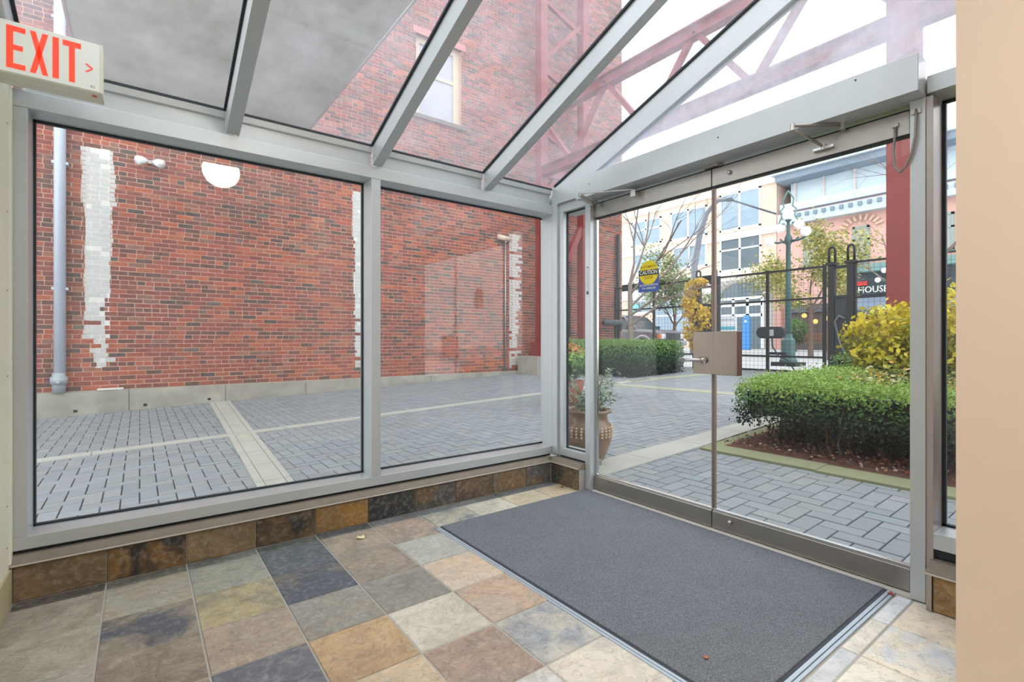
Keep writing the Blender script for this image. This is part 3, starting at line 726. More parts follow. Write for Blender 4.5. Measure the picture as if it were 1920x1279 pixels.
strip('bed_curb', [(4.4,2.56),(8.4,2.70),(8.4,2.82),(4.4,2.68)], MOSS, .015)

# ================================================================== BRICK BUILDING
WX0, WX1, WZ1 = -4.4, 12.55, 13.0
bwall = empty('brick_wall', (4, YWALL, .3), 'tall old red brick wall across the court', 'brick wall', kind='structure')
def wxz(u, v): p = ony(u, v, YWALL); return p.x, p.z
win = (*wxz(786, 235), *wxz(866, 95))
WINX0, WINX1 = wxz(780, 165)[0], wxz(866, 165)[0]; WINZ0, WINZ1 = wxz(866, 238)[1], wxz(866, 96)[1]
ARX0, ARX1, ARZ0, ARZ1 = 9.35, 10.2, .6, 3.0
mw = MB()
yb0, yb1 = YWALL+.007, YWALL+.5
mw.box(WX0, yb0, -.3, WINX0, yb1, WZ1); mw.box(WINX1, yb0, -.3, WX1, yb1, WZ1); mw.box(WINX0, yb0, -.3, WINX1, yb1, WINZ0); mw.box(WINX0, yb0, WINZ1, WINX1, yb1, WZ1)
mw.build('mortar', MORTAR, bwall)
mw = MB(); mw.box(WX1-.3, YWALL+.51, -.3, WX1-.001, YWALL+8, WZ1); mw.build('side_wall', M('side_brick', (150,92,76), .9, 0, .3, 9, .4), bwall)
S1a, S1b = wxz(158, 450)[0], wxz(209, 450)[0]
s1t = wxz(180, 277)[1]; s1b = wxz(185, 690)[1]
S2a, S2b = wxz(657, 500)[0], wxz(700, 500)[0]; s2t = wxz(668, 362)[1]; s2b = wxz(670, 690)[1]
S3a, S3b = wxz(957, 560)[0], wxz(975, 560)[0]; s3t = wxz(962, 438)[1]; s3b = wxz(962, 688)[1]
def paint_bounds():
    d1a = d1b = d3 = 0.
    out = {}
    for r in range(400):
        z = .27+(r+.5)*.0772; L = []
        d1a += random.uniform(-.012,.012)-d1a*.15; d1b += random.uniform(-.02,.02)-d1b*.15
        if s1b < z < s1t:
            a, b = S1a+d1a, S1b+d1b
            if z < s1b+.45: a += .16+random.uniform(-.1,.08); b += random.uniform(-.12,.14)
            elif z < 1.9: b -= .07
            elif z > s1t-.95: a -= .03; b += .05
            L.append((a, b))
        if s2b < z < s2t: L.append((S2a+.04+(.06 if z < s2t-1.0 else 0)+random.uniform(-.01,.01), S2b))
        if s3b < z < s3t and random.random() < .9: L.append((S3a-.04, S3b+random.uniform(-.16,.14)))
        out[r] = L
    return out
PB = paint_bounds()
BP = [((154,66,46),4),((138,58,44),4),((172,74,42),3),((184,88,48),1.6),((118,58,44),3),((100,58,48),2),((74,56,52),.7),((142,92,76),1.0),((168,98,74),1),((96,84,78),.3)]
BPC = [tuple(v*.80 for v in lin(c)) for c, w in BP]; BPW = [w for c, w in BP]
ch, bl_ = .0772, .235; bj = []
nrow = int((WZ1-.27)/ch)
for r in range(nrow):
    z0 = .27+r*ch; header = (r % 6 == 5)
    L = bl_/2 if header else bl_
    off = random.uniform(-.02,.02)+(0 if r % 2 else L/2)
    x = WX0+off-L
    while x < WX1-.02:
        xa, xb = max(x, WX0), min(x+L, WX1); x += L
        if xb-xa < .03: continue
        cx, cz = (xa+xb)/2, z0+ch/2
        inw = WINZ0-.01 < cz < WINZ1+.01
        cuts = sorted(c for L_ in PB[r]+([(WINX0, WINX1)] if inw else []) for c in L_ if xa+.012 < c < xb-.012)
        es = [xa+.0065]+cuts+[xb-.0065]
        for ca, cb_ in zip(es, es[1:]):
            cx = (ca+cb_)/2; pt = any(q0 < cx < q1 for q0, q1 in PB[r])
            if inw and WINX0 < cx < WINX1: continue
            if pt and cz < 1.7 and random.random() < .12: pt = False
            bj.append((ca, cb_, z0+.007, z0+ch-.007, cx, cz, proj((cx, YWALL, cz)), pt))
def brick_col(cx, cz, pt):
    if pt: return jit(lin((200,198,196)), .04)
    w = list(BPW)
    if cz < 1.2: w[2] *= 2.2; w[3] *= 2.2
    if cz > 4.4: w[7] *= 3; w[8] *= 2; w[9] *= 3
    if 5.0 < cz < 5.7: w[9] *= 5; w[6] *= 4
    if cx < -.6: w[5] *= 2
    c = random.choices(BPC, w)[0]
    s = math.sin(cx*1.1+3)*math.sin(cz*1.7+cx*.6)
    k = 1+.16*s
    return jit(tuple(v*k for v in c), .14)
vis = sorted([b for b in bj if b[6] and 75 < b[6][0] < 676 and 225 < b[6][1] < 742], key=lambda b: b[6][2])
near = set(id(b) for b in vis[:290])
ub = {}; rest = MB()
for b in bj:
    xa, xb, za, zb_, cx, cz, p, pt = b; c = brick_col(cx, cz, pt); pr = random.uniform(-.004, .004)-(.001 if pt else 0)
    if id(b) in near:
        w = xb-xa; k = round(w, 2)
        if k not in ub:
            q = MB(); q.box(-k/2, -.0, -(ch-.012)/2, k/2, .03, (ch-.012)/2); me = bpy.data.meshes.new('brick'); me.from_pydata(q.v, [], q.f); me.materials.append(BRICK1); ub[k] = me
        o = bpy.data.objects.new('brick', ub[k]); COL.objects.link(o); o.parent = bwall
        o.location = (cx-4, pr, (za+zb_)/2-.3); o.color = (*c, 1)
    else:
        y = YWALL+pr; e = YWALL+.02
        rest._a([(xa,e,za),(xb,e,za),(xb,e,zb_),(xa,e,zb_),(xa,y,za),(xb,y,za),(xb,y,zb_),(xa,y,zb_)],
                [(4,5,6,7),(0,1,5,4),(1,2,6,5),(2,3,7,6),(3,0,4,7)], c)
rest.build('brick_courses', BRICKS, bwall, kind='stuff')
m = MB(); m.box(S1a+.02, YWALL+.002, s1b+.5, S1b-.02, YWALL+.0068, s1t); m.box(S1a+.14, YWALL+.002, s1b, S1b-.08, YWALL+.0068, s1b+.5)
m.box(S2a+.07, YWALL+.002, s2b+.3, S2b, YWALL+.0068, s2t)
m.build('painted_mortar', PAINTW, bwall)
# ledge and concrete plinth at the foot of the wall
for k in range(9):
    xa = WX0+k*1.42; xb = xa+1.412
    m = MB(); zt_ = .262
    m.hexa([(xa,10.56,zg(xa)-.1),(xb,10.56,zg(xb)-.1),(xb,YWALL-.008,zg(xb)-.1),(xa,YWALL-.008,zg(xa)-.1),(xa,10.56,zt_),(xb,10.56,zt_),(xb,YWALL-.008,zt_+.01),(xa,YWALL-.008,zt_+.01)])
    m.build('plinth_block', CURB, bwall)
for x in (-.85, .05, .99): part('weep_hole', BLACK, bwall, (x, 10.555, zg(x)+.05, x+.05, 10.5599, zg(x)+.09))
part('loose_brick', PAINTW, bwall, (-.56, 10.60, .272, -.22, 10.69, .30))
# sash window in the wall
sw = empty('sash_window', (0,0,0), 'cream framed sash window high in the brick wall', 'window')
sw.parent = None; sw.location = ((WINX0+WINX1)/2, YWALL+.1, WINZ0); ORG[sw.name] = tuple(sw.location)
FR = M('sash_cream', (206,194,170), .6, 0, .06)
yy = YWALL+.14; zm = WINZ0+(WINZ1-WINZ0)*.55
part('frame', FR, sw, (WINX1-.17, yy, WINZ0, WINX1-.001, yy+.09, WINZ1), (WINX0+.001, yy, WINZ0, WINX0+.15, yy+.09, WINZ1), (WINX0+.15, yy, WINZ1-.12, WINX1-.17, yy+.09, WINZ1), (WINX0+.15, yy, WINZ0, WINX1-.17, yy+.09, WINZ0+.08))
part('meeting_rail', FR, sw, (WINX0+.15, yy+.01, zm, WINX1-.17, yy+.08, zm+.07))
part('pane', M('sash_glass', (176,178,190), .15, 0, .25, 1.2), sw, (WINX0+.15, yy+.04, WINZ0+.08, WINX1-.17, yy+.05, zm))
part('pane', MATS['sash_glass'], sw, (WINX0+.15, yy+.05, zm+.07, WINX1-.17, yy+.06, WINZ1-.12))
part('lintel', M('lintel_stone', (186,130,122), .8), bwall, (WINX0-.08, YWALL-.02, WINZ1, WINX1+.1, YWALL+.06, WINZ1+.16))
part('sill', M('sill_stone', (120,112,106), .9), bwall, (WINX0-.1, YWALL-.05, WINZ0-.1, WINX1+.1, YWALL+.1, WINZ0))
# downpipe, cable, bracket
px_, pz_ = wxz(114, 745); PIPE = M('pipe_paint', (190,198,212), .45, .1, .05)
dp = empty('downpipe', (px_, 10.6, .28), 'pale blue grey downpipe at the left of the brick wall', 'pipe')
m = MB(); m.tube([(px_,10.60,.55),(px_,10.60,9.5)], .075, 16); m.build('pipe', PIPE, dp, 0, True)
m = MB(); m.tube([(px_-.01,10.60,.262),(px_-.01,10.60,.58)], .085, 16); m.tube([(px_-.01,10.60,.40),(px_-.01,10.60,.52)], .108, 16); m.build('socket', M('pipe_iron', (158,166,172), .5, .1), dp, 0, True)
m = MB(); m.ball((px_-.01,10.49,.43), .03, 10); m.build('cleanout_cap', MATS['pipe_iron'], dp, 0, True)
for z in (1.9, 3.9, 6.2): part('bracket', PIPE, dp, (px_-.1, 10.58, z, px_+.1, YWALL, z+.04))
cx_, cz_ = wxz(946, 470)
cd = empty('conduit', (cx_, YWALL-.05, .3), 'thin grey conduit under the rusted stub on the brick wall', 'pipe')
m = MB(); m.tube([(cx_,YWALL-.04,.28),(cx_,YWALL-.04,cz_+.25)], .02, 10); m.build('tube', M('conduit_grey', (170,168,170), .4, .4), cd, 0, True)
m = MB(); m.tube([(cx_-.28,YWALL-.10,cz_+.32),(cx_+.12,YWALL-.08,cz_+.30)], .07, 12); m.tube([(cx_,YWALL-.05,cz_+.2),(cx_,YWALL-.05,cz_+.32)], .035, 10); m.build('stub', M('stub_pale', (206,190,172), .8, 0, .2), cd, 0, True)
# small light fitting near the top-left of the wall
lx, lz = wxz(281, 306)
fx = empty('flood_light', (lx, YWALL-.1, lz), 'small twin floodlight fixed high on the brick wall', 'lamp')
part('bracket', STEEL, fx, (lx-.03, YWALL-.08, lz-.03, lx+.03, YWALL-.004, lz+.03))
for s in (-1, 1):
    m = MB(); m.tube([(lx+s*.05,YWALL-.08,lz),(lx+s*.12,YWALL-.16,lz-.02),(lx+s*.17,YWALL-.2,lz-.04)], [.04,.07,.075], 12); m.build('lamp_head', M('fitting_white', (236,238,240), .3), fx, 0, True)
# dark door recess behind the truss foot
part('doorway', M('doorway_dark', (62,70,66), .7), bwall, (ARX0, YWALL-.03, ARZ0, ARX1, YWALL-.007, ARZ1-.4))
m = MB(); m.prism([((ARX0+ARX1)/2+(ARX1-ARX0)/2*math.cos(math.pi*k/12), ARZ1-.4+.42*math.sin(math.pi*k/12)) for k in range(13)], 1, YWALL-.03, YWALL-.007); m.build('doorway_arch', MATS['doorway_dark'], bwall)
# black drain pipe and spout at the street corner of the wall
bp = empty('drainpipe', (12.3, 10.6, .4), 'black drainpipe with a side outlet by the tree', 'pipe')
q = ony(1160, 640, 10.6)
m = MB(); m.tube([(q.x,10.62,.35),(q.x,10.62,onx(1160,440,q.x).z)], .06, 12); m.build('pipe', BLACK, bp, 0, True)
e1 = ony(1133, 605, 10.3); e2 = ony(1163, 605, 10.55)
m = MB(); m.tube([e1, e2, (e2.x, 10.6, e2.z-.25)], .09, 12); m.build('outlet', M('pipe_slate', (72,80,90), .5), bp, 0, True)

# ================================================================== GREY CANOPY
cv, nt, b = mat_new('canopy_fabric')
wv = nt.nodes.new('ShaderNodeTexWave'); wv.inputs['Scale'].default_value = 30; wv.inputs['Distortion'].default_value = 3; wv.inputs['Detail'].default_value = 3
wv.bands_direction = 'Y'
tcn = nt.nodes.new('ShaderNodeTexCoord'); nt.links.new(tcn.outputs['Object'], wv.inputs['Vector'])
cc = mix_rgb(nt, lin((136,138,114)), lin((162,163,138)), noise(nt, 60, 4, 'Object', .75, 0, (3, .6, 1)))
cc = mix_rgb(nt, cc, mix_rgb(nt, cc, (0,0,0), .16), wv.outputs['Fac'])
nt.links.new(cc, b.inputs['Base Color']); b.inputs['Roughness'].default_value = .9
cn = empty('canopy', (.75, 7, 4.3), 'grey woven canopy hung level above the court at upper left', 'canopy')
part('soffit', cv, cn, (-.575, 3.6, 4.30, 2.07, 9.3, 4.34))
for x in (-.575, 2.07): m = MB(); m.tube([(x,3.6,4.31),(x,9.3,4.31)], .02, 8); m.build('edge_rod', STEEL, cn, 0, True)
for y in (3.65, 6.5, 9.2): m = MB(); m.bar((-.6,y,4.38), (2.1,y,4.38), .06, .08); m.build('cross_bar', STEEL, cn)

# ================================================================== RED STEEL TRUSS
TX, TY, TY2 = 8.63, 10.15, 2.25
tr = empty('steel_truss', (TX, 6, .3), 'dark red lattice steel portal spanning the court', 'truss')
def tb(name, a, b, w=.16, h=.16, up=(0,0,1)):
    m = MB(); m.bar(a, b, w, h, up)
    return m.build(name, RED, tr)
def hbeam(name, a, b, w, h, up):
    """I-section: web and two flanges"""
    a = Vector(a); b = Vector(b); d = (b-a).normalized(); u = Vector(up); s = d.cross(u).normalized(); t = s.cross(d)
    m = MB(); m.bar(a, b, w*.25, h, up); m.bar(a+t*(h/2), b+t*(h/2), w, h*.12, up); m.bar(a-t*(h/2), b-t*(h/2), w, h*.12, up)
    return m.build(name, RED, tr)
XB = 10.2
for x in (TX, XB):
    m = MB(); m.box(x-.12, TY-.13, zg(x)+.35, x+.12, TY+.13, 12); m.build('column', RED, tr, .01)
    m = MB(); m.box(x-.22, TY-.22, .68, x+.2, TY+.2, 1.05); m.build('column_base', RED, tr, .01)
    m = MB(); m.box(x-.5, TY-.42, zg(x)-.1, x+.45, 10.55, .68); m.build('pedestal', CURB, tr)
m = MB(); m.box(TX-.17, TY2-.17, zg(TX), TX+.17, TY2+.17, 9.5); m.build('column', RED, tr, .01)
ZL, ZU = 5.6, 7.1
for z in (ZL, ZU): hbeam('chord', (TX,TY,z), (TX,-1.6,z), .22, .24, (0,0,1))
yy_ = TY; k = 0
while yy_ > -.6:
    y2 = yy_-1.15
    a, b2 = ((yy_, ZU), (y2, ZL)) if k % 2 == 0 else ((yy_, ZL), (y2, ZU))
    tb('diagonal', (TX, a[0], a[1]), (TX, b2[0], b2[1]), .11, .11); yy_ = y2; k += 1
for z0 in (5.0, 6.7, 8.6, 10.3):
    tb('lattice_bar', (TX, TY, z0), (XB, TY, z0+1.6), .12, .12)
    tb('lattice_bar', (TX, TY, z0+1.7), (XB, TY, z0+1.2), .10, .10)
tb('lattice_bar', (TX, TY, ZL), (XB, TY, ZL), .18, .2)
tb('knee_brace', (9.55, TY, 3.3), (XB, TY, 4.5), .16, .16)

# ================================================================== PLANTING
random.seed(11)
def leaves(mb, n, fn, size, cols, flat=.0, aspect=.6):
    for _ in range(n):
        r = fn()
        if r is None: continue
        p, nn, k = r
        p = Vector(p); nn = (Vector(nn)+Vector((random.gauss(0,.6), random.gauss(0,.6), random.gauss(0,.6)))).normalized()
        t = nn.cross(Vector((random.uniform(-1,1), random.uniform(-1,1), random.uniform(-1,1)))).normalized(); s = nn.cross(t)
        a = size*random.uniform(.6, 1.3); w = a*aspect
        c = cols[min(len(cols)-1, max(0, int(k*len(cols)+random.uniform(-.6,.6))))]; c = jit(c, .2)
        mb._a([p-t*a*.5, p+s*w*.5+nn*a*.08, p+t*a*.5, p-s*w*.5+nn*a*.08], [(0,1,2,3)], c)
def box_surface(x0, y0, z0, x1, y1, z1, under=False, wob=.04):
    ax, ay, az = (y1-y0)*(z1-z0), (x1-x0)*(z1-z0), (x1-x0)*(y1-y0)
    def f():
        k = random.choices((0,1,2,3,4), (ax, ax, ay, ay, az*1.2))[0]
        u, v = random.random(), random.random(); o = random.gauss(0, wob)
        x, y, z = x0+(x1-x0)*u, y0+(y1-y0)*random.random(), z0+(z1-z0)*v
        if k == 0: x = x0+o; nn = (-1,0,.2)
        elif k == 1: x = x1+o; nn = (1,0,.2)
        elif k == 2: y = y0+o; nn = (0,-1,.2)
        elif k == 3: y = y1+o; nn = (0,1,.2)
        else: z = z1+o; nn = (0,0,1)
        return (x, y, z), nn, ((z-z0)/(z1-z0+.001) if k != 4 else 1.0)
    return f
def blob(c, r, wob=.12):
    def f():
        d = Vector((random.gauss(0,1), random.gauss(0,1), random.gauss(0,1))).normalized()
        k = 1+random.gauss(0, wob)-abs(random.gauss(0,.12))
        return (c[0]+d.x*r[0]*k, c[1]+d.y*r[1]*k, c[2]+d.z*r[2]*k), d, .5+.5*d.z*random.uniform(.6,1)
    return f
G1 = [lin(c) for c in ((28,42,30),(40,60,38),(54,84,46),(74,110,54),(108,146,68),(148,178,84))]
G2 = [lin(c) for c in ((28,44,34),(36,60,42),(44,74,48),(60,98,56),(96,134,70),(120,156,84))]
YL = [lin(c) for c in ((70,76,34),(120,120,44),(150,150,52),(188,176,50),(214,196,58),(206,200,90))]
IV = [lin(c) for c in ((196,152,34),(216,176,44),(232,196,60),(238,210,84),(236,206,110))]
GC = [lin(c) for c in ((70,92,52),(106,128,66),(150,158,80),(196,176,80),(210,208,160),(204,168,80))]
soil = M('bark_mulch', (96,64,52), .95, 0, .45, 22, .8)
bedm = MB()
bedm.hexa([(4.44,-2.5,.0),(10.2,-2.5,.0),(10.2,2.62,.0),(4.44,2.62,.0),(4.44,-2.5,zg(4.44)+.012),(10.2,-2.5,zg(10.2)+.03),(10.2,2.62,zg(10.2)+.03),(4.44,2.62,zg(4.44)+.012)])
bed = bedm.build('planting_bed', soil); tag(bed, 'mulched planting bed under the right hand hedge', 'planting bed', kind='structure')
lit = MB()
def litter():
    x = random.uniform(4.48, 5.6); y = random.uniform(-.5, 2.6)
    return (x, y, zg(x)+.03+random.random()*.02), (0,0,1), random.random()
leaves(lit, 2600, litter, .035, [lin(c) for c in ((70,40,32),(120,62,44),(150,84,60),(170,120,92),(196,180,168),(110,92,84))])
o = lit.build('leaf_litter', LEAF); tag(o, 'brown fallen leaves scattered over the bed mulch', 'leaf litter', kind='stuff')
def hedge(label, boxes, n, cols, size, stems, core=(30,40,28)):
    b = boxes[0]; cx, cy = (b[0]+b[3])/2, (b[1]+b[4])/2
    h = empty('hedge', (cx, cy, zg(cx)), label, 'hedge')
    m = MB(); cm = MB()
    vol = [((b[3]-b[0])*(b[4]-b[1])+2*(b[3]-b[0]+b[4]-b[1])*(b[5]-b[2])) for b in boxes]; tot = sum(vol)
    for b, v in zip(boxes, vol):
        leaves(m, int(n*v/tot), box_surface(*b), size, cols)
        s = .07
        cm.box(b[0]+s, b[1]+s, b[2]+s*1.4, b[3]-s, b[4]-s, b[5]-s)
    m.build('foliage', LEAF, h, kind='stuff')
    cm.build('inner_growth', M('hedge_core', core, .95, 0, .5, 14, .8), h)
    if stems:
        sm = MB()
        for _ in range(stems):
            b = random.choice(boxes); x = random.uniform(b[0]+.15, b[3]-.1); y = random.uniform(b[1]+.1, b[4]-.1)
            sm.tube([(x,y,zg(x)-.01),(x+random.uniform(-.05,.05),y+random.uniform(-.05,.05),(zg(x)+b[2])/2),(x+random.uniform(-.12,.12),y+random.uniform(-.12,.12),b[2]+.15)], [.012,.010,.006], 5)
        sm.build('stems', M('stem_brown', (110,84,66), .9, 0, .3, 20), h, kind='stuff')
    return h
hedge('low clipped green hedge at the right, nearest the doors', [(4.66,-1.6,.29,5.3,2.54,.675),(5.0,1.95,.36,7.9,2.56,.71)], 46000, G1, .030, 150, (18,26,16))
# drooping skirt of that hedge
sk = MB()
def skirt():
    y = random.uniform(-1.5, 2.35); x = 4.82+random.random()*.3
    return (x, y, .16+random.random()*.18), (-1,0,-.2), random.random()*.35
leaves(sk, 2600, skirt, .034, G1+[lin((120,96,70))])
o = sk.build('hedge_skirt', LEAF, bpy.data.objects['hedge'], kind='stuff')
hedge('clipped green hedge beside the court, left of the gate', [(8.95,7.35,.26,10.9,10.0,1.03)], 26000, G2, .055, 0, (16,24,16))
hedge('small clipped hedge by the right gate pillar', [(9.4,2.6,.40,10.9,3.45,.83)], 3600, G2, .045, 0)
gcv = empty('ground_cover', (6.2, 1.0, .2), 'low mixed yellow and green ground cover inside the hedge', 'plant')
m = MB(); leaves(m, 9000, (lambda f_=box_surface(5.35,-1.4,.40,8.0,1.95,.70,wob=.06): (lambda q_: (q_[0], q_[1], random.random()))(f_())), .055, GC); m.build('foliage', LEAF, gcv, kind='stuff')
part('inner_growth', MATS['hedge_core'], gcv, (5.4,-1.3,.2,7.9,1.8,.5))
def shrub(label, blobs, n, cols, size, base, cat='shrub', name='shrub'):
    s = empty(name, base, label, cat)
    m = MB(); tv = sum(b[1][0]*b[1][2] for b in blobs)
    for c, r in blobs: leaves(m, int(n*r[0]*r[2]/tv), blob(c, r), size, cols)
    m.build('foliage', LEAF, s, kind='stuff')
    m = MB()
    for c, r in blobs:
        for _ in range(6):
            m.tube([base, ((base[0]+c[0])/2+random.uniform(-.1,.1), (base[1]+c[1])/2+random.uniform(-.1,.1), (base[2]+c[2])/2), (c[0]+random.uniform(-.5,.5)*r[0], c[1]+random.uniform(-.5,.5)*r[1], c[2]+random.uniform(-.3,.6)*r[2])], [.018,.012,.006], 5)
    m.build('branches', BARK, s)
    return s
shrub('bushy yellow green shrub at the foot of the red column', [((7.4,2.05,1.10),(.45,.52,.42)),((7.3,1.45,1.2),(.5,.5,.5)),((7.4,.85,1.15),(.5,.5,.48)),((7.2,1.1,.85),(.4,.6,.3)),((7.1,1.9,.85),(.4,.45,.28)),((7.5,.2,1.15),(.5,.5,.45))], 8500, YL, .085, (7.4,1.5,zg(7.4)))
# planted jar outside the sidelight
jx, jy = 3.10, 3.03; jz = zg(jx)+.0
jar = empty('plant_pot', (jx,jy,jz), 'bulbous brown glazed pot outside the sidelight', 'pot')
JM, nt, b = mat_new('pot_glaze'); 
vo = nt.nodes.new('ShaderNodeTexVoronoi'); vo.inputs['Scale'].default_value = 34; tcn = nt.nodes.new('ShaderNodeTexCoord'); nt.links.new(tcn.outputs['Object'], vo.inputs['Vector'])
cc = mix_rgb(nt, lin((108,84,64)), lin((150,126,104)), noise(nt, 9, 4)); nt.links.new(cc, b.inputs['Base Color']); b.inputs['Roughness'].default_value = .3
prof = [(.10,0),(.12,.01),(.165,.10),(.20,.20),(.213,.29),(.205,.345),(.175,.375),(.168,.42),(.175,.44),(.205,.455),(.207,.475),(.19,.48),(.165,.47),(.16,.42),(.13,.40),(.001,.40)]
m = MB(); m.lathe(prof, (jx,jy,jz), 40); m.build('jar', JM, jar, 0, True)
m = MB()
for z, r in ((.26,.211),(.285,.213),(.31,.212),(.335,.208)):
    for k in range(30):
        a = 2*math.pi*(k+(.5 if int(z*1000) % 50 else 0))/30; m.ball((jx+r*math.cos(a), jy+r*math.sin(a), jz+z), .010, 6)
m.build('studs', M('stud_glaze', (208,188,164), .3), jar, kind='stuff')
m = MB(); m.lathe([(.158,.38),(.158,.425),(.001,.43)], (jx,jy,jz), 24); m.build('soil', soil, jar)
pl = empty('potted_plant', (jx,jy,jz+.43), 'wispy grey green plant growing in the brown pot', 'plant')
m = MB(); PG = [lin(c) for c in ((96,112,92),(128,146,122),(158,176,152),(188,200,180))]
for _ in range(34):
    a = random.uniform(0, 6.28); L = random.uniform(.12,.42); e = (jx+math.cos(a)*L*.5, jy+math.sin(a)*L*.5, jz+.42+L)
    m.tube([(jx+random.uniform(-.05,.05),jy+random.uniform(-.05,.05),jz+.41), ((jx+e[0])/2,(jy+e[1])/2,jz+.42+L*.6), e], [.004,.003,.002], 4, PG[1])
    leaves(m, 26, lambda: ((e[0]+random.gauss(0,.04), e[1]+random.gauss(0,.04), e[2]-random.random()*L*.7), (0,0,1), random.random()), .045, PG, aspect=.35)
m.build('foliage', LEAF, pl, kind='stuff')
shrub('green bush with coral flowers seen through the sidelight', [((5.3,5.6,.78),(.30,.34,.26))], 1500, G1[2:]+[lin((206,110,80))], .06, (5.3,5.6,zg(5.3)))
pt2 = MB(); pt2.lathe([(.16,0),(.22,.2),(.26,.36),(.27,.37),(.23,.37),(.2,.3),(.001,.3)], (5.3,5.6,zg(5.3)), 20)
tag(pt2.build('plant_pot', M('terracotta', (176,104,84), .8), None, 0, True), 'terracotta tub under the coral flowered bush', 'pot')

# trees
def branch(mb, p, d, L, r, depth, tips, spread=.5, gravity=.02):
    n = 4; pts = [Vector(p)]; rs = [r]; d = Vector(d).normalized()
    for i in range(n):
        d = (d+Vector((random.gauss(0,.10), random.gauss(0,.10), random.gauss(0,.06)+gravity))).normalized()
        pts.append(pts[-1]+d*(L/n)); rs.append(r*(1-.55*(i+1)/n))
    mb.tube(pts, rs, 7 if depth > 2 else 4, cap=False); tips.append(pts[-1])
    if depth <= 0: return
    for k in range(random.choice((2,3))):
        i = random.choice((2,3,4)); a = random.uniform(0, 6.28)
        s = d.cross(Vector((0,0,1))); s = s.normalized() if s.length > .01 else Vector((1,0,0)); t = s.cross(d)
        nd = d+(s*math.cos(a)+t*math.sin(a))*spread*random.uniform(.7,1.3)
        branch(mb, pts[i], nd, L*random.uniform(.55,.8), rs[i]*.68, depth-1, tips, spread, gravity)
def tree(label, base, h, r, limbs, depth, foliage=None, mat=None, name='tree', spread=.5):
    t = empty(name, base, label, 'tree'); m = MB(); tips = []
    top = Vector(base)+Vector((random.uniform(-.1,.1), random.uniform(-.1,.1), h))
    m.tube([base, (Vector(base)+top)/2+Vector((.03,.02,0)), top], [r, r*.85, r*.7], 10, cap=False)
    for dr, L, hh in limbs: branch(m, Vector(base)+(top-Vector(base))*hh, dr, L, r*.42, depth, tips, spread)
    m.build('trunk', mat or BARK, t, 0, True)
    if foliage:
        n, size, cols, sp = foliage; f = MB()
        def fn():
            q = random.choice(tips); return (q.x+random.gauss(0,sp), q.y+random.gauss(0,sp), q.z+random.gauss(0,sp)), (0,0,1), random.random()
        leaves(f, n, fn, size, cols, aspect=.7); f.build('foliage', LEAF, t, kind='stuff')
    return t
random.seed(5)
q = onx(1172, 640, 10.6)
tree('bare slim tree beside the black drainpipe', (10.9, q.y+.05, zg(10.9)), 2.4, .085,
     [((0,0,1),2.2,1),((.3,-.5,.8),2.6,.72),((.2,-.9,.75),2.4,.86),((.1,-.7,.35),1.5,.5),((.2,-.4,1),2.2,.98),((.1,-.9,.5),1.8,.62)], 4, mat=M('pale_bark', (140,126,118), .9, 0, .35, 10, .5), spread=.55)
sg = [lin(c) for c in ((96,120,84),(128,150,104),(156,176,124),(176,190,140))]
def at(u, x): p = onx(u, 600, x); return (p.x, p.y, zg(p.x))
tree('green street tree behind the parked car', at(1262, 22), 1.6, .12, [((0,.2,1),1.6,1),((0,-.6,.8),1.3,.8),((0,.7,.8),1.3,.85),((.3,0,.9),1.4,.9)], 3, (5200,.14,sg,.28))
sy = [lin(c) for c in ((130,140,84),(164,168,100),(188,184,110),(206,196,120))]
tree('yellow green street tree left of the right gate pillar', at(1520, 20), 2.0, .10, [((0,.2,1),1.3,1),((0,-.7,.7),1.3,.8),((0,.8,.7),1.3,.85),((.3,-.2,.9),1.2,.9)], 3, (7000,.12,sy,.26))
tree('yellow green street tree behind the right gate pillar', at(1556, 18.5), 1.9, .09, [((0,.2,1),.8,1),((0,-.3,.9),.7,.8),((0,.8,.6),.8,.85)], 3, (2600,.10,sy,.16))
tree('bare tree behind the red column', at(1745, 11.5), 2.3, .08, [((.2,.1,1),1.8,1),((.3,.6,.9),1.6,.9),((0,-.7,.9),1.4,.95)], 4, mat=MATS['pale_bark'], spread=.6)
tree('bare street tree before the pink building', at(1668, 24), 3.2, .09, [((0,0,1),1.7,1),((0,.9,.9),1.6,.9),((0,-.9,.5),1.6,.95)], 4, mat=MATS['pale_bark'], spread=.85)

# ================================================================== FENCE AND GATE
FX_ = 12.0
def mesh_panel(m, y0, y1, z0, z1, x=FX_, step=.1):
    y = y0+step
    while y < y1: m.box(x-.002, y-.002, z0, x+.002, y+.002, z1); y += step
    z = z0+step
    while z < z1: m.box(x-.002, y0, z-.002, x+.002, y1, z+.002); z += step
def fence_run(label, ys, z0, z1, rails, name='mesh_fence', cat='fence'):
    f = empty(name, (FX_, (ys[0]+ys[-1])/2, z0), label, cat)
    for y in ys: part('post', BLACK, f, (FX_-.03, y-.03, z0-.05, FX_+.03, y+.03, z1+.04))
    for a, b in zip(ys, ys[1:]):
        for z in rails: part('rail', BLACK, f, (FX_-.02, a+.031, z-.022, FX_+.02, b-.031, z+.022))
        m = MB(); mesh_panel(m, a+.03, b-.03, z0+.03, z1-.02); m.build('wire_mesh', BLACK, f)
    return f
zt_ = 2.72
gt = fence_run('black mesh gate between the two iron pillars', [4.55, 5.78, 7.02], .36, zt_, [zt_, 2.03, .72, .385], 'mesh_gate', 'gate')
fence_run('black mesh fence left of the ivy covered pillar', [7.75, 9.05, 10.5], .36, zt_, [zt_, 2.03, .72])
fence_run('black mesh fence right of the gate, behind the red column', [3.975, 2.3, .7, -.9, -2.5][::-1], .36, zt_+.02, [zt_+.02, 2.0, .72])
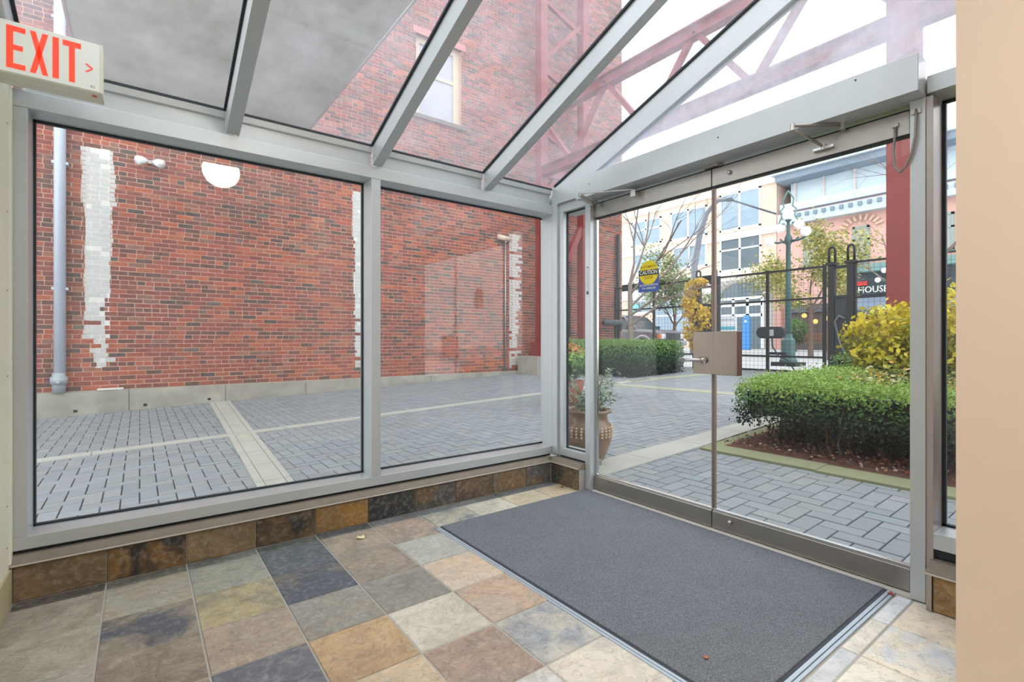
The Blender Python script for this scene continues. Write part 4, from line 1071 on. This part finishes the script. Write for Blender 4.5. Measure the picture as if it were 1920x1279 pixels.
def gate_pillar(label, y, w, top):
    g_ = empty('gate_pillar', (FX_, y, .34), label, 'pillar')
    for s in (-1, 1):
        part('post', BLACK, g_, (FX_-.06, y+s*w/2-.06, .3, FX_+.06, y+s*w/2+.06, top-.35))
        yc = y+s*w/2; m = MB()
        m.tube([(FX_,yc-.06,top-.36)]+[(FX_, yc-.06*math.cos(math.pi*k/8), top-.10+.08*math.sin(math.pi*k/8)) for k in range(9)]+[(FX_,yc+.06,top-.36)], .025, 8); m.build('loop_finial', BLACK, g_, 0, True)
        part('collar', BLACK, g_, (FX_-.09, yc-.10, top-.42, FX_+.09, yc+.10, top-.36))
    part('lower_panel', M('panel_iron', (60,66,72), .6, .1), g_, (FX_-.03, y-w/2+.06, .4, FX_+.03, y+w/2-.06, 2.0))
    part('crossbar', BLACK, g_, (FX_-.04, y-w/2, 2.0, FX_+.04, y+w/2, 2.06), (FX_-.04, y-w/2, top-.5, FX_+.04, y+w/2, top-.44))
    m = MB(); m.tube([(FX_-.1,y-.1,1.55),(FX_-.14,y-.0,1.62),(FX_-.14,y+.08,1.5),(FX_-.12,y-.02,1.0),(FX_-.12,y-.22,.6)], .022, 8); m.build('brace_rod', M('rod_grey', (110,112,116), .4, .3), g_, 0, True)
    return g_
gate_pillar('right gate pillar with twin loop finials', 4.22, .36, 3.14)
gate_pillar('left gate pillar half covered in yellow ivy', 7.38, .46, 2.98)
m = MB()
iv = empty('climbing_ivy', (FX_-.2, 7.45, .34), 'yellow autumn ivy climbing the left gate pillar', 'plant')
for c, r in (((11.85,7.72,2.45),(.12,.24,.24)),((11.85,7.80,2.1),(.12,.22,.22)),((11.83,7.60,1.85),(.14,.36,.22)),((11.82,7.58,1.55),(.15,.42,.24)),((11.85,7.70,1.25),(.13,.26,.2)),((11.84,7.35,1.75),(.12,.2,.2)),((11.86,7.62,.95),(.1,.14,.2)),((11.86,7.48,2.62),(.1,.2,.12)),((11.86,7.4,.6),(.14,.2,.2))):
    leaves(m, 240, blob(c, r), .085, IV, aspect=.8)
m.build('foliage', LEAF, iv, kind='stuff')
m = MB(); m.tube([(11.9,7.6,.36),(11.9,7.65,1.4),(11.9,7.72,2.5)], [.03,.02,.01], 6); m.build('vine_stem', BARK, iv)
# gate operator
go = empty('gate_lock_box', (11.9, 5.75, 1.1), 'dark oval lock shield on the mesh gate with a hanging cable', 'gate lock')
a = onx(1418, 635, 11.85); b2 = onx(1471, 612, 11.85); yc = (a.y+b2.y)/2; zc = (a.z+b2.z)/2; hw = abs(a.y-b2.y)/2; hh = abs(a.z-b2.z)/2
m = MB(); pts = []
for k in range(24):
    t = 2*math.pi*k/24; pts.append((yc+(hw-hh)*(1 if math.cos(t) > 0 else -1)+hh*math.cos(t), zc+hh*math.sin(t)))
m.prism(pts, 0, 11.84, 11.96); m.build('shield', M('shield_black', (52,54,58), .6), go, .01)
part('lock_face', M('lock_grey', (170,176,180), .5), go, (11.82, yc-.09, zc-.08, 11.8395, yc+.0, zc+.07))
m = MB(); m.tube([(11.83,yc-.05,zc-.08),(11.8,yc-.08,.95),(11.75,yc-.25,.72),(11.7,yc-.45,.66),(11.7,yc-.62,.40)], .018, 6); m.build('cable', BLACK, go, 0, True)
part('lower_bar', BLACK, go, (11.84, yc-.35, .76, 11.95, yc+.02, .82))

# ================================================================== STREET
st = MB(); st.hexa([(12.3,-30,.0),(60,-30,.0),(60,60,.0),(12.3,60,.0),(12.3,-30,zg(12.31)),(60,-30,zg(60)),(60,60,zg(60)),(12.3,60,zg(12.31))])
st = st.build('street', M('pale_asphalt', (186,188,190), .9, 0, .08, .6, .2)); tag(st, 'pale street beyond the gate', 'street', kind='structure')
# five globe street lamp
lq = onx(1478, 640, 14.66); LX, LY, LZ = 14.66, lq.y, zg(14.66)
TEAL = M('teal_iron', (78,108,108), .5, .2, .15, 6); GLOBE = M('white_globe', (246,248,250), .2, 0, .01); GLOBE.node_tree.nodes['Principled BSDF'].inputs['Emission Color'].default_value = (1,1,1,1); GLOBE.node_tree.nodes['Principled BSDF'].inputs['Emission Strength'].default_value = .25
def lamp_post(label, LX, LY, LZ, zt, s=1, scroll=True):
    L = empty('street_lamp', (LX,LY,LZ), label, 'street lamp')
    m = MB(); m.box(LX-.33*s, LY-.33*s, LZ-.05, LX+.33*s, LY+.33*s, LZ+.10); m.build('footing', BLACK, L)
    m = MB(); m.lathe([(.24*s,.1),(.24*s,.16),(.19*s,.25),(.19*s,.72),(.13*s,.78),(.10*s,.9)], (LX,LY,LZ), 8); m.build('plinth', TEAL, L)
    m = MB(); m.lathe([(.085*s,.85),(.07*s,2.4*s),(.06*s,zt-LZ-.5),(.10*s,zt-LZ-.45),(.10*s,zt-LZ-.3),(.05*s,zt-LZ-.2),(.04*s,zt-LZ+.15)], (LX,LY,LZ), 14); m.build('pole', TEAL, L, 0, True)
    for k, (dy, dx, dz) in enumerate(((.24,.05,.10),(-.26,.05,.12),(.46,-.1,-.28),(-.50,-.1,-.14))):
        m = MB(); m.tube([(LX,LY,zt-.38),(LX+dx*.5,LY+dy*s*.55,zt-.42),(LX+dx,LY+dy*s,zt-.36+(0 if k > 1 else .05))], .03*s, 8); m.build('arm', TEAL, L, 0, True)
        m = MB(); m.ball((LX+dx,LY+dy*s,zt+dz-.08), .135*s, 18); m.build('globe', GLOBE, L, 0, True)
    m = MB(); m.ball((LX,LY,zt+.34), .155*s, 18); m.build('globe', GLOBE, L, 0, True)
    m = MB(); m.lathe([(.09*s,0),(.04*s,-.06)], (LX,LY,zt+.2), 12); m.build('globe_cup', TEAL, L)
    if scroll:
        m = MB()
        for sg_ in (-1, 1):
            m.tube([(LX,LY+sg_*.10,zt+.10),(LX,LY+sg_*.26,zt+.14),(LX,LY+sg_*.17,zt+.33),(LX,LY+sg_*.22,zt+.48),(LX,LY+sg_*.12,zt+.58),(LX,LY+sg_*.15,zt+.78),(LX,LY,zt+1.03)], .022, 6)
        m.build('scroll_crest', M('verdigris', (110,150,144), .6, .1), L, 0, True)
    return L
lamp_post('teal five globe street lamp behind the mesh gate', LX, LY, LZ, 4.30)
p2 = onx(1668, 530, 24); lamp_post('distant globe street lamp before the dark shopfront', 24, p2.y, zg(24), 3.9, .8, False)
# curved grey street light with a long arm
a = onx(1302, 500, 21); c1 = onx(1312, 440, 21); c2_ = onx(1325, 400, 21); c3 = onx(1345, 376, 21); c4 = onx(1368, 374, 21); c5 = onx(1455, 401, 21)
sl = empty('street_light', (21, a.y, zg(21)), 'tall curved grey street light with a long outreach arm', 'street lamp')
m = MB(); m.tube([(21, a.y+.05, zg(21)), a, c1, c2_, c3, c4], [.16,.15,.13,.11,.10,.07], 12); m.build('mast', M('mast_grey', (138,146,158), .5, .1), sl, 0, True)
m = MB(); m.tube([c4, c5], .04, 8); m.build('arm', M('arm_dark', (92,104,116), .5, .1), sl, 0, True)
m = MB(); m.box(c4.x-.08, c4.y-.12, c4.z-.08, c4.x+.08, c4.y+.12, c4.z+.05); m.build('clamp', MATS['arm_dark'], sl)
# blue pylon, white sign board
b0 = onx(1393, 652, 28); b1 = onx(1407, 591, 28)
py = empty('sign_pylon', (28, (b0.y+b1.y)/2, zg(28)), 'narrow bright blue pylon on the far pavement', 'sign')
part('body', M('pylon_blue', (72,150,222), .4, 0, .03), py, (27.9, b1.y, zg(28), 28.1, b0.y, b1.z-.15), bev=.03)
part('cap', M('pylon_cap', (98,170,232), .4), py, (27.9, b1.y+.08, b1.z-.15, 28.1, b0.y-.08, b1.z))
part('symbol', S3, py, (27.88, (b0.y+b1.y)/2-.07, b1.z-.42, 27.899, (b0.y+b1.y)/2+.07, b1.z-.28))
b0 = onx(1347, 622, 22); b1 = onx(1381, 592, 22)
sb = empty('sign_board', (22, (b0.y+b1.y)/2, zg(22)), 'white sign board with a teal band above the lock plates', 'sign')
part('board', M('board_white', (228,238,244), .5, 0, .02), sb, (21.97, b1.y, b0.z-.1, 22.03, b0.y, b1.z))
part('band', M('band_teal', (96,180,204), .5), sb, (21.955, b1.y+.06, b0.z+.08, 21.969, b0.y-.06, b0.z+.24))
part('post', STEEL, sb, (21.98, b1.y+.1, zg(22), 22.02, b1.y+.15, b0.z-.1)); part('post', STEEL, sb, (21.98, b0.y-.15, zg(22), 22.02, b0.y-.1, b0.z-.1))
part('text_line', M('line_grey', (170,184,194), .5), sb, (21.955, b1.y+.12, b1.z-.2, 21.969, b0.y-.12, b1.z-.14))

# parked car, nose towards the right
car = empty('car', (18.2, 15.0, zg(18.2)), 'silver grey off road car parked in the street behind the hedge', 'car')
CM = Matrix.Translation((18.22, 12.78, zg(18.2))) @ Matrix.Rotation(math.pi/2, 4, 'Z')   # local +x runs back along the car
PAINT = M_metal('car_silver', (122,122,128), .3, .4); CG = M('car_glass', (60,70,80), .08, 0, .1); TYRE = M('tyre', (34,34,36), .9); 
def cmb(): m = MB(); m.X = CM; return m
def loft(m, secs):
    """cross sections across the car, joined along its length"""
    n = len(secs[0]); vs = [p for s in secs for p in s]
    fs = [(i*n+j, (i+1)*n+j, (i+1)*n+(j+1)%n, i*n+(j+1)%n) for i in range(len(secs)-1) for j in range(n)]
    fs += [tuple(range(n)), tuple(reversed(range((len(secs)-1)*n, len(secs)*n)))]
    m._a(vs, fs)
def sec(x, w, z0, z1, r=.08):
    return [(x,-w,z0),(x,w,z0),(x,w,z1-r),(x,w-r,z1),(x,-w+r,z1),(x,-w,z1-r)]
m = cmb(); loft(m, [sec(0,.80,.42,.98,.1), sec(.10,.90,.40,1.06,.1), sec(.6,.93,.38,1.13,.1), sec(1.35,.93,.36,1.17,.1), sec(3.0,.93,.36,1.15,.08), sec(4.5,.92,.38,1.12,.08), sec(4.7,.86,.42,1.05,.08)]); m.build('body', PAINT, car, .03)
m = cmb(); loft(m, [sec(1.25,.82,1.12,1.17,.03), sec(1.95,.74,1.12,1.72,.12), sec(2.2,.72,1.12,1.78,.12), sec(4.0,.72,1.12,1.76,.12), sec(4.6,.78,1.10,1.16,.03)]); m.build('cabin', CG, car, .02)
m = cmb(); loft(m, [sec(1.98,.745,1.70,1.79,.08), sec(2.2,.735,1.73,1.82,.08), sec(3.95,.735,1.72,1.80,.08)]); m.build('roof', PAINT, car, .01)
for s in (-1, 1):
    for a, b in (((1.30,s*.83,1.15),(1.98,s*.745,1.72)),((2.9,s*.80,1.14),(2.9,s*.735,1.74)),((4.0,s*.735,1.74),(4.55,s*.80,1.14))): m = cmb(); m.bar(a, b, .06, .07); m.build('roof_pillar', PAINT, car)
for nm, x in (('wheel', .86), ('wheel', 3.75)):
    for s in (-1, 1):
        m = cmb(); m.tube([(x,s*.96,.38),(x,s*.70,.38)], .38, 24); w_ = m.build(nm, TYRE, car)
        m = cmb(); m.tube([(x,s*.965,.38),(x,s*.95,.38)], .22, 18); m.build('hub', PAINT, w_)
for s in (-1, 1):
    for x in (.86, 3.75):
        m = cmb(); m.tube([(x+.47*math.cos(math.pi*k/10), s*.93, .40+.47*math.sin(math.pi*k/10)) for k in range(11)], .05, 8)
        m.build('arch_flare', M_metal('car_silver_light', (184,186,190), .3, .4), car, 0, True)
m = cmb(); m.box(-.04,-.5,.72,.01,.5,.97); m.build('grille', M('grille_dark', (70,76,84), .4), car)
m = cmb()
for z in (.76,.83,.90): m.box(-.055,-.5,z,-.04,.5,z+.025)
m.build('grille_bars', CHROME, car)
for s in (-1, 1):
    m = cmb(); m.box(-.03,s*.52,.74,.08,s*.80,.95); m.build('headlight', M('lens', (222,230,234), .15), car, .01)
    m = cmb(); m.box(-.02,s*.80,.74,.12,s*.90,.93); m.build('indicator', M('amber', (226,140,96), .3), car, .01)
m = cmb(); m.box(-.12,-.86,.44,.08,.86,.66); m.build('bumper', M_metal('bumper_silver', (176,180,188), .35, .3), car, .03)
m = cmb(); m.box(-.13,-.2,.5,-.12,.2,.6); m.build('number_plate', S3, car)
for s in (-1, 1):
    m = cmb(); m.box(1.45,s*.95,1.15,1.62,s*1.10,1.32); m.build('mirror', BLACK, car, .02)

# ================================================================== BUILDINGS ACROSS THE STREET
BF = 30.0
def fy(u): return onx(u, 638, BF).y
def fz(u, v): return onx(u, v, BF).z
def facade_windows(parent, lst, frame, glass, depth=.12):
    for (ua, ub_, v0, v1, nm, nt_) in lst:
        um = (ua+ub_)/2; ya, yb = fy(ub_), fy(ua); z1, z0 = fz(um, v0), fz(um, v1)
        f = MB(); t = .12; x = BF-.06
        f.box(x, ya, z0, x+.12, ya+t, z1); f.box(x, yb-t, z0, x+.12, yb, z1); f.box(x, ya, z0-.06, x+.14, yb, z0+t); f.box(x, ya, z1-t, x+.12, yb, z1)
        for k in range(1, nm): yc = ya+(yb-ya)*k/nm; f.box(x, yc-t*.55, z0, x+.12, yc+t*.55, z1)
        for k in range(1, nt_): zc = z0+(z1-z0)*(.62 if nt_ == 2 else k/nt_); f.box(x, ya, zc-.05, x+.12, yb, zc+.05)
        o = f.build('window', frame, parent)
        g_ = MB()
        for k in range(nm):
            y0_, y1_ = ya+(yb-ya)*k/nm+t*.5, ya+(yb-ya)*(k+1)/nm-t*.5
            g_ = MB(); g_.box(x+.03, y0_, z0+t, x+.05, y1_, z1-t); g_.build('pane', glass, o)
OR = M('peach_brick', (236,206,188), .9, 0, .06, 1.2); FRW = M('window_white', (240,244,248), .6, 0, .02)
FG = M('pane_blue', (150,172,190), .12, 0, .2, .8); DG = M('pane_dark', (92,108,118), .12, 0, .3, .8)
ob = empty('apartment_building', (BF+3, fy(1300), zg(BF)), 'pale peach building with wide white windows across the street', 'building')
ZT = fz(1440, 318)
part('wall', OR, ob, (BF, fy(1456), zg(BF), BF+6, fy(1455)+34, ZT+3))
facade_windows(ob, [(1350,1427,358,430,2,1),(1258,1326,392,447,2,1),(1185,1240,412,460,2,2),(1262,1326,458,503,2,1),(1190,1242,472,512,2,1)], FRW, FG)
facade_windows(ob, [(1350,1428,441,507,2,2)], FRW, DG)
facade_windows(ob, [(1344,1441,292,322,3,1)], FRW, FG)
for v in (345, 437, 352):
    pass
for (u, v, h) in ((1440, 340, .35), (1440, 432, .4), (1440, 512, .5)):
    z = fz(u, v); part('string_course', M('pale_band', (244,236,230), .8), ob, (BF-.12, fy(1456), z-h/2, BF, fy(1455)+34, z+h/2))
# ground floor: stone arch with its dark window
STN = M('grey_stone', (186,184,180), .9, 0, .14, 2.5, .3)
part('stone_base', STN, ob, (BF-.10, fy(1456), zg(BF), BF-.001, fy(1340), fz(1400, 512)))
ya, yb = fy(1432), fy(1352); zs, zt2 = zg(BF)+.05, fz(1390, 560)
m = MB(); m.prism([(ya, zs), (yb, zs)]+[((ya+yb)/2+(yb-ya)/2*math.cos(math.pi*k/16), zt2+1.0*math.sin(math.pi*k/16)) for k in range(17)], 0, BF-.14, BF-.101)
m.build('arched_window', DG, ob)
m = MB(); x = BF-.17
for k in range(4): yc = ya+(yb-ya)*k/3; m.box(x, yc-.09, zs, x+.03, yc+.09, zt2)
for z in (zt2, fz(1390, 572), fz(1390, 592)): m.box(x, ya, z-.09, x+.03, yb, z+.09)
m.build('arched_window_bars', FRW, ob)
m = MB()
for k in range(17):                                   # arch stones
    t = math.pi*k/16; m.bar((BF-.13,(ya+yb)/2+(yb-ya+.1)/2*math.cos(t),zt2+1.05*math.sin(t)), (BF-.13,(ya+yb)/2+(yb-ya+.9)/2*math.cos(t),zt2+1.42*math.sin(t)), .06, .30, (1,0,0))
m.build('arch_stones', M('arch_stone', (206,202,196), .9, 0, .1), ob)
facade_windows(ob, [(1186,1224,562,588,1,1),(1228,1300,562,640,2,2)], FRW, FG)
part('shop_board', M('shop_white', (226,230,230), .6), ob, (BF-.12, fy(1340), fz(1250,558), BF-.001, fy(1168), fz(1250,525)))
part('poster', M('poster_teal', (120,206,206), .5), ob, (BF-.2, fy(1200), fz(1195,585), BF-.15, fy(1187), fz(1195,570)))
# pink brick building to the right
PK = M('pink_brick', (226,180,170), .9, 0, .08, 2.0, .2)
pb = empty('brick_building', (BF+3, fy(1600), zg(BF)), 'pink brick building with pale blue cornices and a dark shopfront', 'building')
yL, yR = fy(1457), fy(1457)-26
ztop = fz(1476, 326)
part('wall', PK, pb, (BF, yR, zg(BF), BF+6, yL, fz(1476, 400)))
CB = M('cornice_blue', (206,222,230), .8, 0, .05); CD = M('cornice_slate', (132,148,164), .8, 0, .12)
part('dentil_cornice', CB, pb, (BF-.5, yR, fz(1500,440)+.6, BF+.2, yL-.3, fz(1500,412)+.35))
z0 = fz(1500, 428); 
m = MB(); y = yL-.5
while y > yR: m.box(BF-.62, y-.18, z0+.55, BF-.5, y, z0+.75); y -= .42
m.build('dentils', CD, pb, kind='stuff')
part('frieze', M('frieze_mauve', (190,160,166), .8), pb, (BF-.1, yR, fz(1500,408), BF+5, yL-.3, fz(1500,395)))
part('upper_ledge', CB, pb, (BF-.3, yR, fz(1500,394), BF+5, yL-.3, fz(1500,380)))
part('upper_wall', M('upper_glazing', (206,222,232), .3, 0, .06, .7), pb, (BF+.4, yR, fz(1500,380), BF+5, yL-.6, fz(1500,338)))
m = MB(); y = yL-.8
while y > yR: m.box(BF+.3, y-.10, fz(1500,380), BF+.4, y, fz(1500,338)); y -= 1.5
m.build('glazing_bars', M('bar_pale', (226,214,210), .7), pb)
part('top_cornice', CD, pb, (BF-.7, yR, fz(1500,338), BF+5, yL-.2, fz(1500,326)))
part('top_cornice_lip', CB, pb, (BF-.9, yR, fz(1500,326), BF+5, yL, fz(1500,322)))
facade_windows(pb, [(1507,1532,432,500,1,2),(1599,1631,424,492,1,2),(1745,1790,400,470,2,2)], M('frame_green', (150,168,164), .6), M('pane_mixed', (176,178,172), .15, 0, .3, .6))
for uc, vc, r in ((1519, 432, .55), (1615, 424, .7)):
    m = MB(); yc, zc = fy(uc), fz(uc, vc)
    for k in range(9):
        t = math.pi*(.12+.76*k/8); m.bar((BF-.05,yc+r*math.cos(t),zc-.2+r*math.sin(t)*.7), (BF-.05,yc+r*1.5*math.cos(t),zc-.2+r*1.5*math.sin(t)*.75), .1, .2, (1,0,0))
    m.build('window_arch', M('arch_buff', (216,190,170), .9), pb)
SH = M('shop_slate', (84,96,108), .6, 0, .12); AW = M('awning_slate', (122,138,156), .8, 0, .1)
part('shopfront', SH, pb, (BF-.3, yR, zg(BF), BF-.001, fy(1590), fz(1640,510)))
part('shop_canopy', M('canopy_teal', (120,160,160), .7), pb, (BF-1.0, yR, fz(1640,512), BF-.3, fy(1612), fz(1640,498)))
part('fascia', M('fascia_dark', (60,74,84), .5), pb, (BF-.42, yR, fz(1640,553), BF-.301, fy(1598), fz(1640,527)))
m = MB(); m.prism([(BF-.43, fz(1640,556)), (BF-1.5, fz(1640,580)), (BF-1.5, fz(1640,584)), (BF-.43, fz(1640,562))], 1, yR, fy(1600)); m.build('awning', AW, pb)
m = MB(); m.box(BF-1.52, yR, fz(1640,592), BF-1.48, fy(1600), fz(1640,583)); m.build('awning_valance', SH, pb)
part('shop_interior', M('interior_warm', (96,72,62), .8, 0, .3, 1.5), pb, (BF-.32, yR, fz(1640,650), BF-.301, fy(1598), fz(1640,594)))
rs = onx(1606, 540, BF-.5); re = onx(1626, 533, BF-.5)
part('red_sign', M('sign_board_red', (226,64,60), .5), pb, (BF-.5, re.y, fz(1612,537.5), BF-.43, onx(1597,540,BF-.5).y, fz(1612,530)))
hs = onx(1636, 543, BF-.5)
text('lettering', 'HOUSE', M('sign_letters', (244,246,248), .5), pb, (BF-.47, hs.y, hs.z), RT, UP, .46, .04, sx=.88)
part('shop_pier', M('pier_pink', (206,158,146), .9), pb, (BF-.35, fy(1470), zg(BF), BF-.001, fy(1456), fz(1460,505)))
part('lower_shop', M('lower_shop_dark', (86,80,78), .7, 0, .3, 1), pb, (BF-.25, fy(1590), zg(BF), BF-.001, fy(1483), fz(1540,570)))
part('lower_fascia', SH, pb, (BF-.4, fy(1588), fz(1540,585), BF-.25, fy(1484), fz(1540,573)))
WL = M_emit('shop_lamp', (255,170,90), 1.3)
for u, v in ((1508,592),(1529,603),(1553,597)):
    p = onx(u, v, BF-.6); m = MB(); m.ball(tuple(p), .13, 10); m.build('shop_lamp', WL, pb, 0, True)
# conifer in a tub before the lower shop
shrub('round green bush before the shopfront', [((26,onx(1493,612,26).y,1.55),(.4,.45,.65))], 700, G2[2:], .12, (26,onx(1493,612,26).y,zg(26)))
# low wooden benches outside the shop
bn = onx(1520, 640, 27); be = empty('bench', (27, bn.y, zg(27)), 'low wooden bench before the shopfront', 'bench')
WD = M('bench_wood', (120,88,72), .7, 0, .2, 5)
part('seat', WD, be, (26.8, bn.y-.9, zg(27)+.42, 27.2, bn.y+.9, zg(27)+.48)); part('backrest', WD, be, (27.2, bn.y-.9, zg(27)+.55, 27.25, bn.y+.9, zg(27)+.95))
for s in (-.8, .8): part('leg', BLACK, be, (26.85, bn.y+s-.04, zg(27), 27.22, bn.y+s+.04, zg(27)+.42)); part('back_post', BLACK, be, (27.205, bn.y+s-.03, zg(27)+.48, 27.24, bn.y+s+.03, zg(27)+.56))
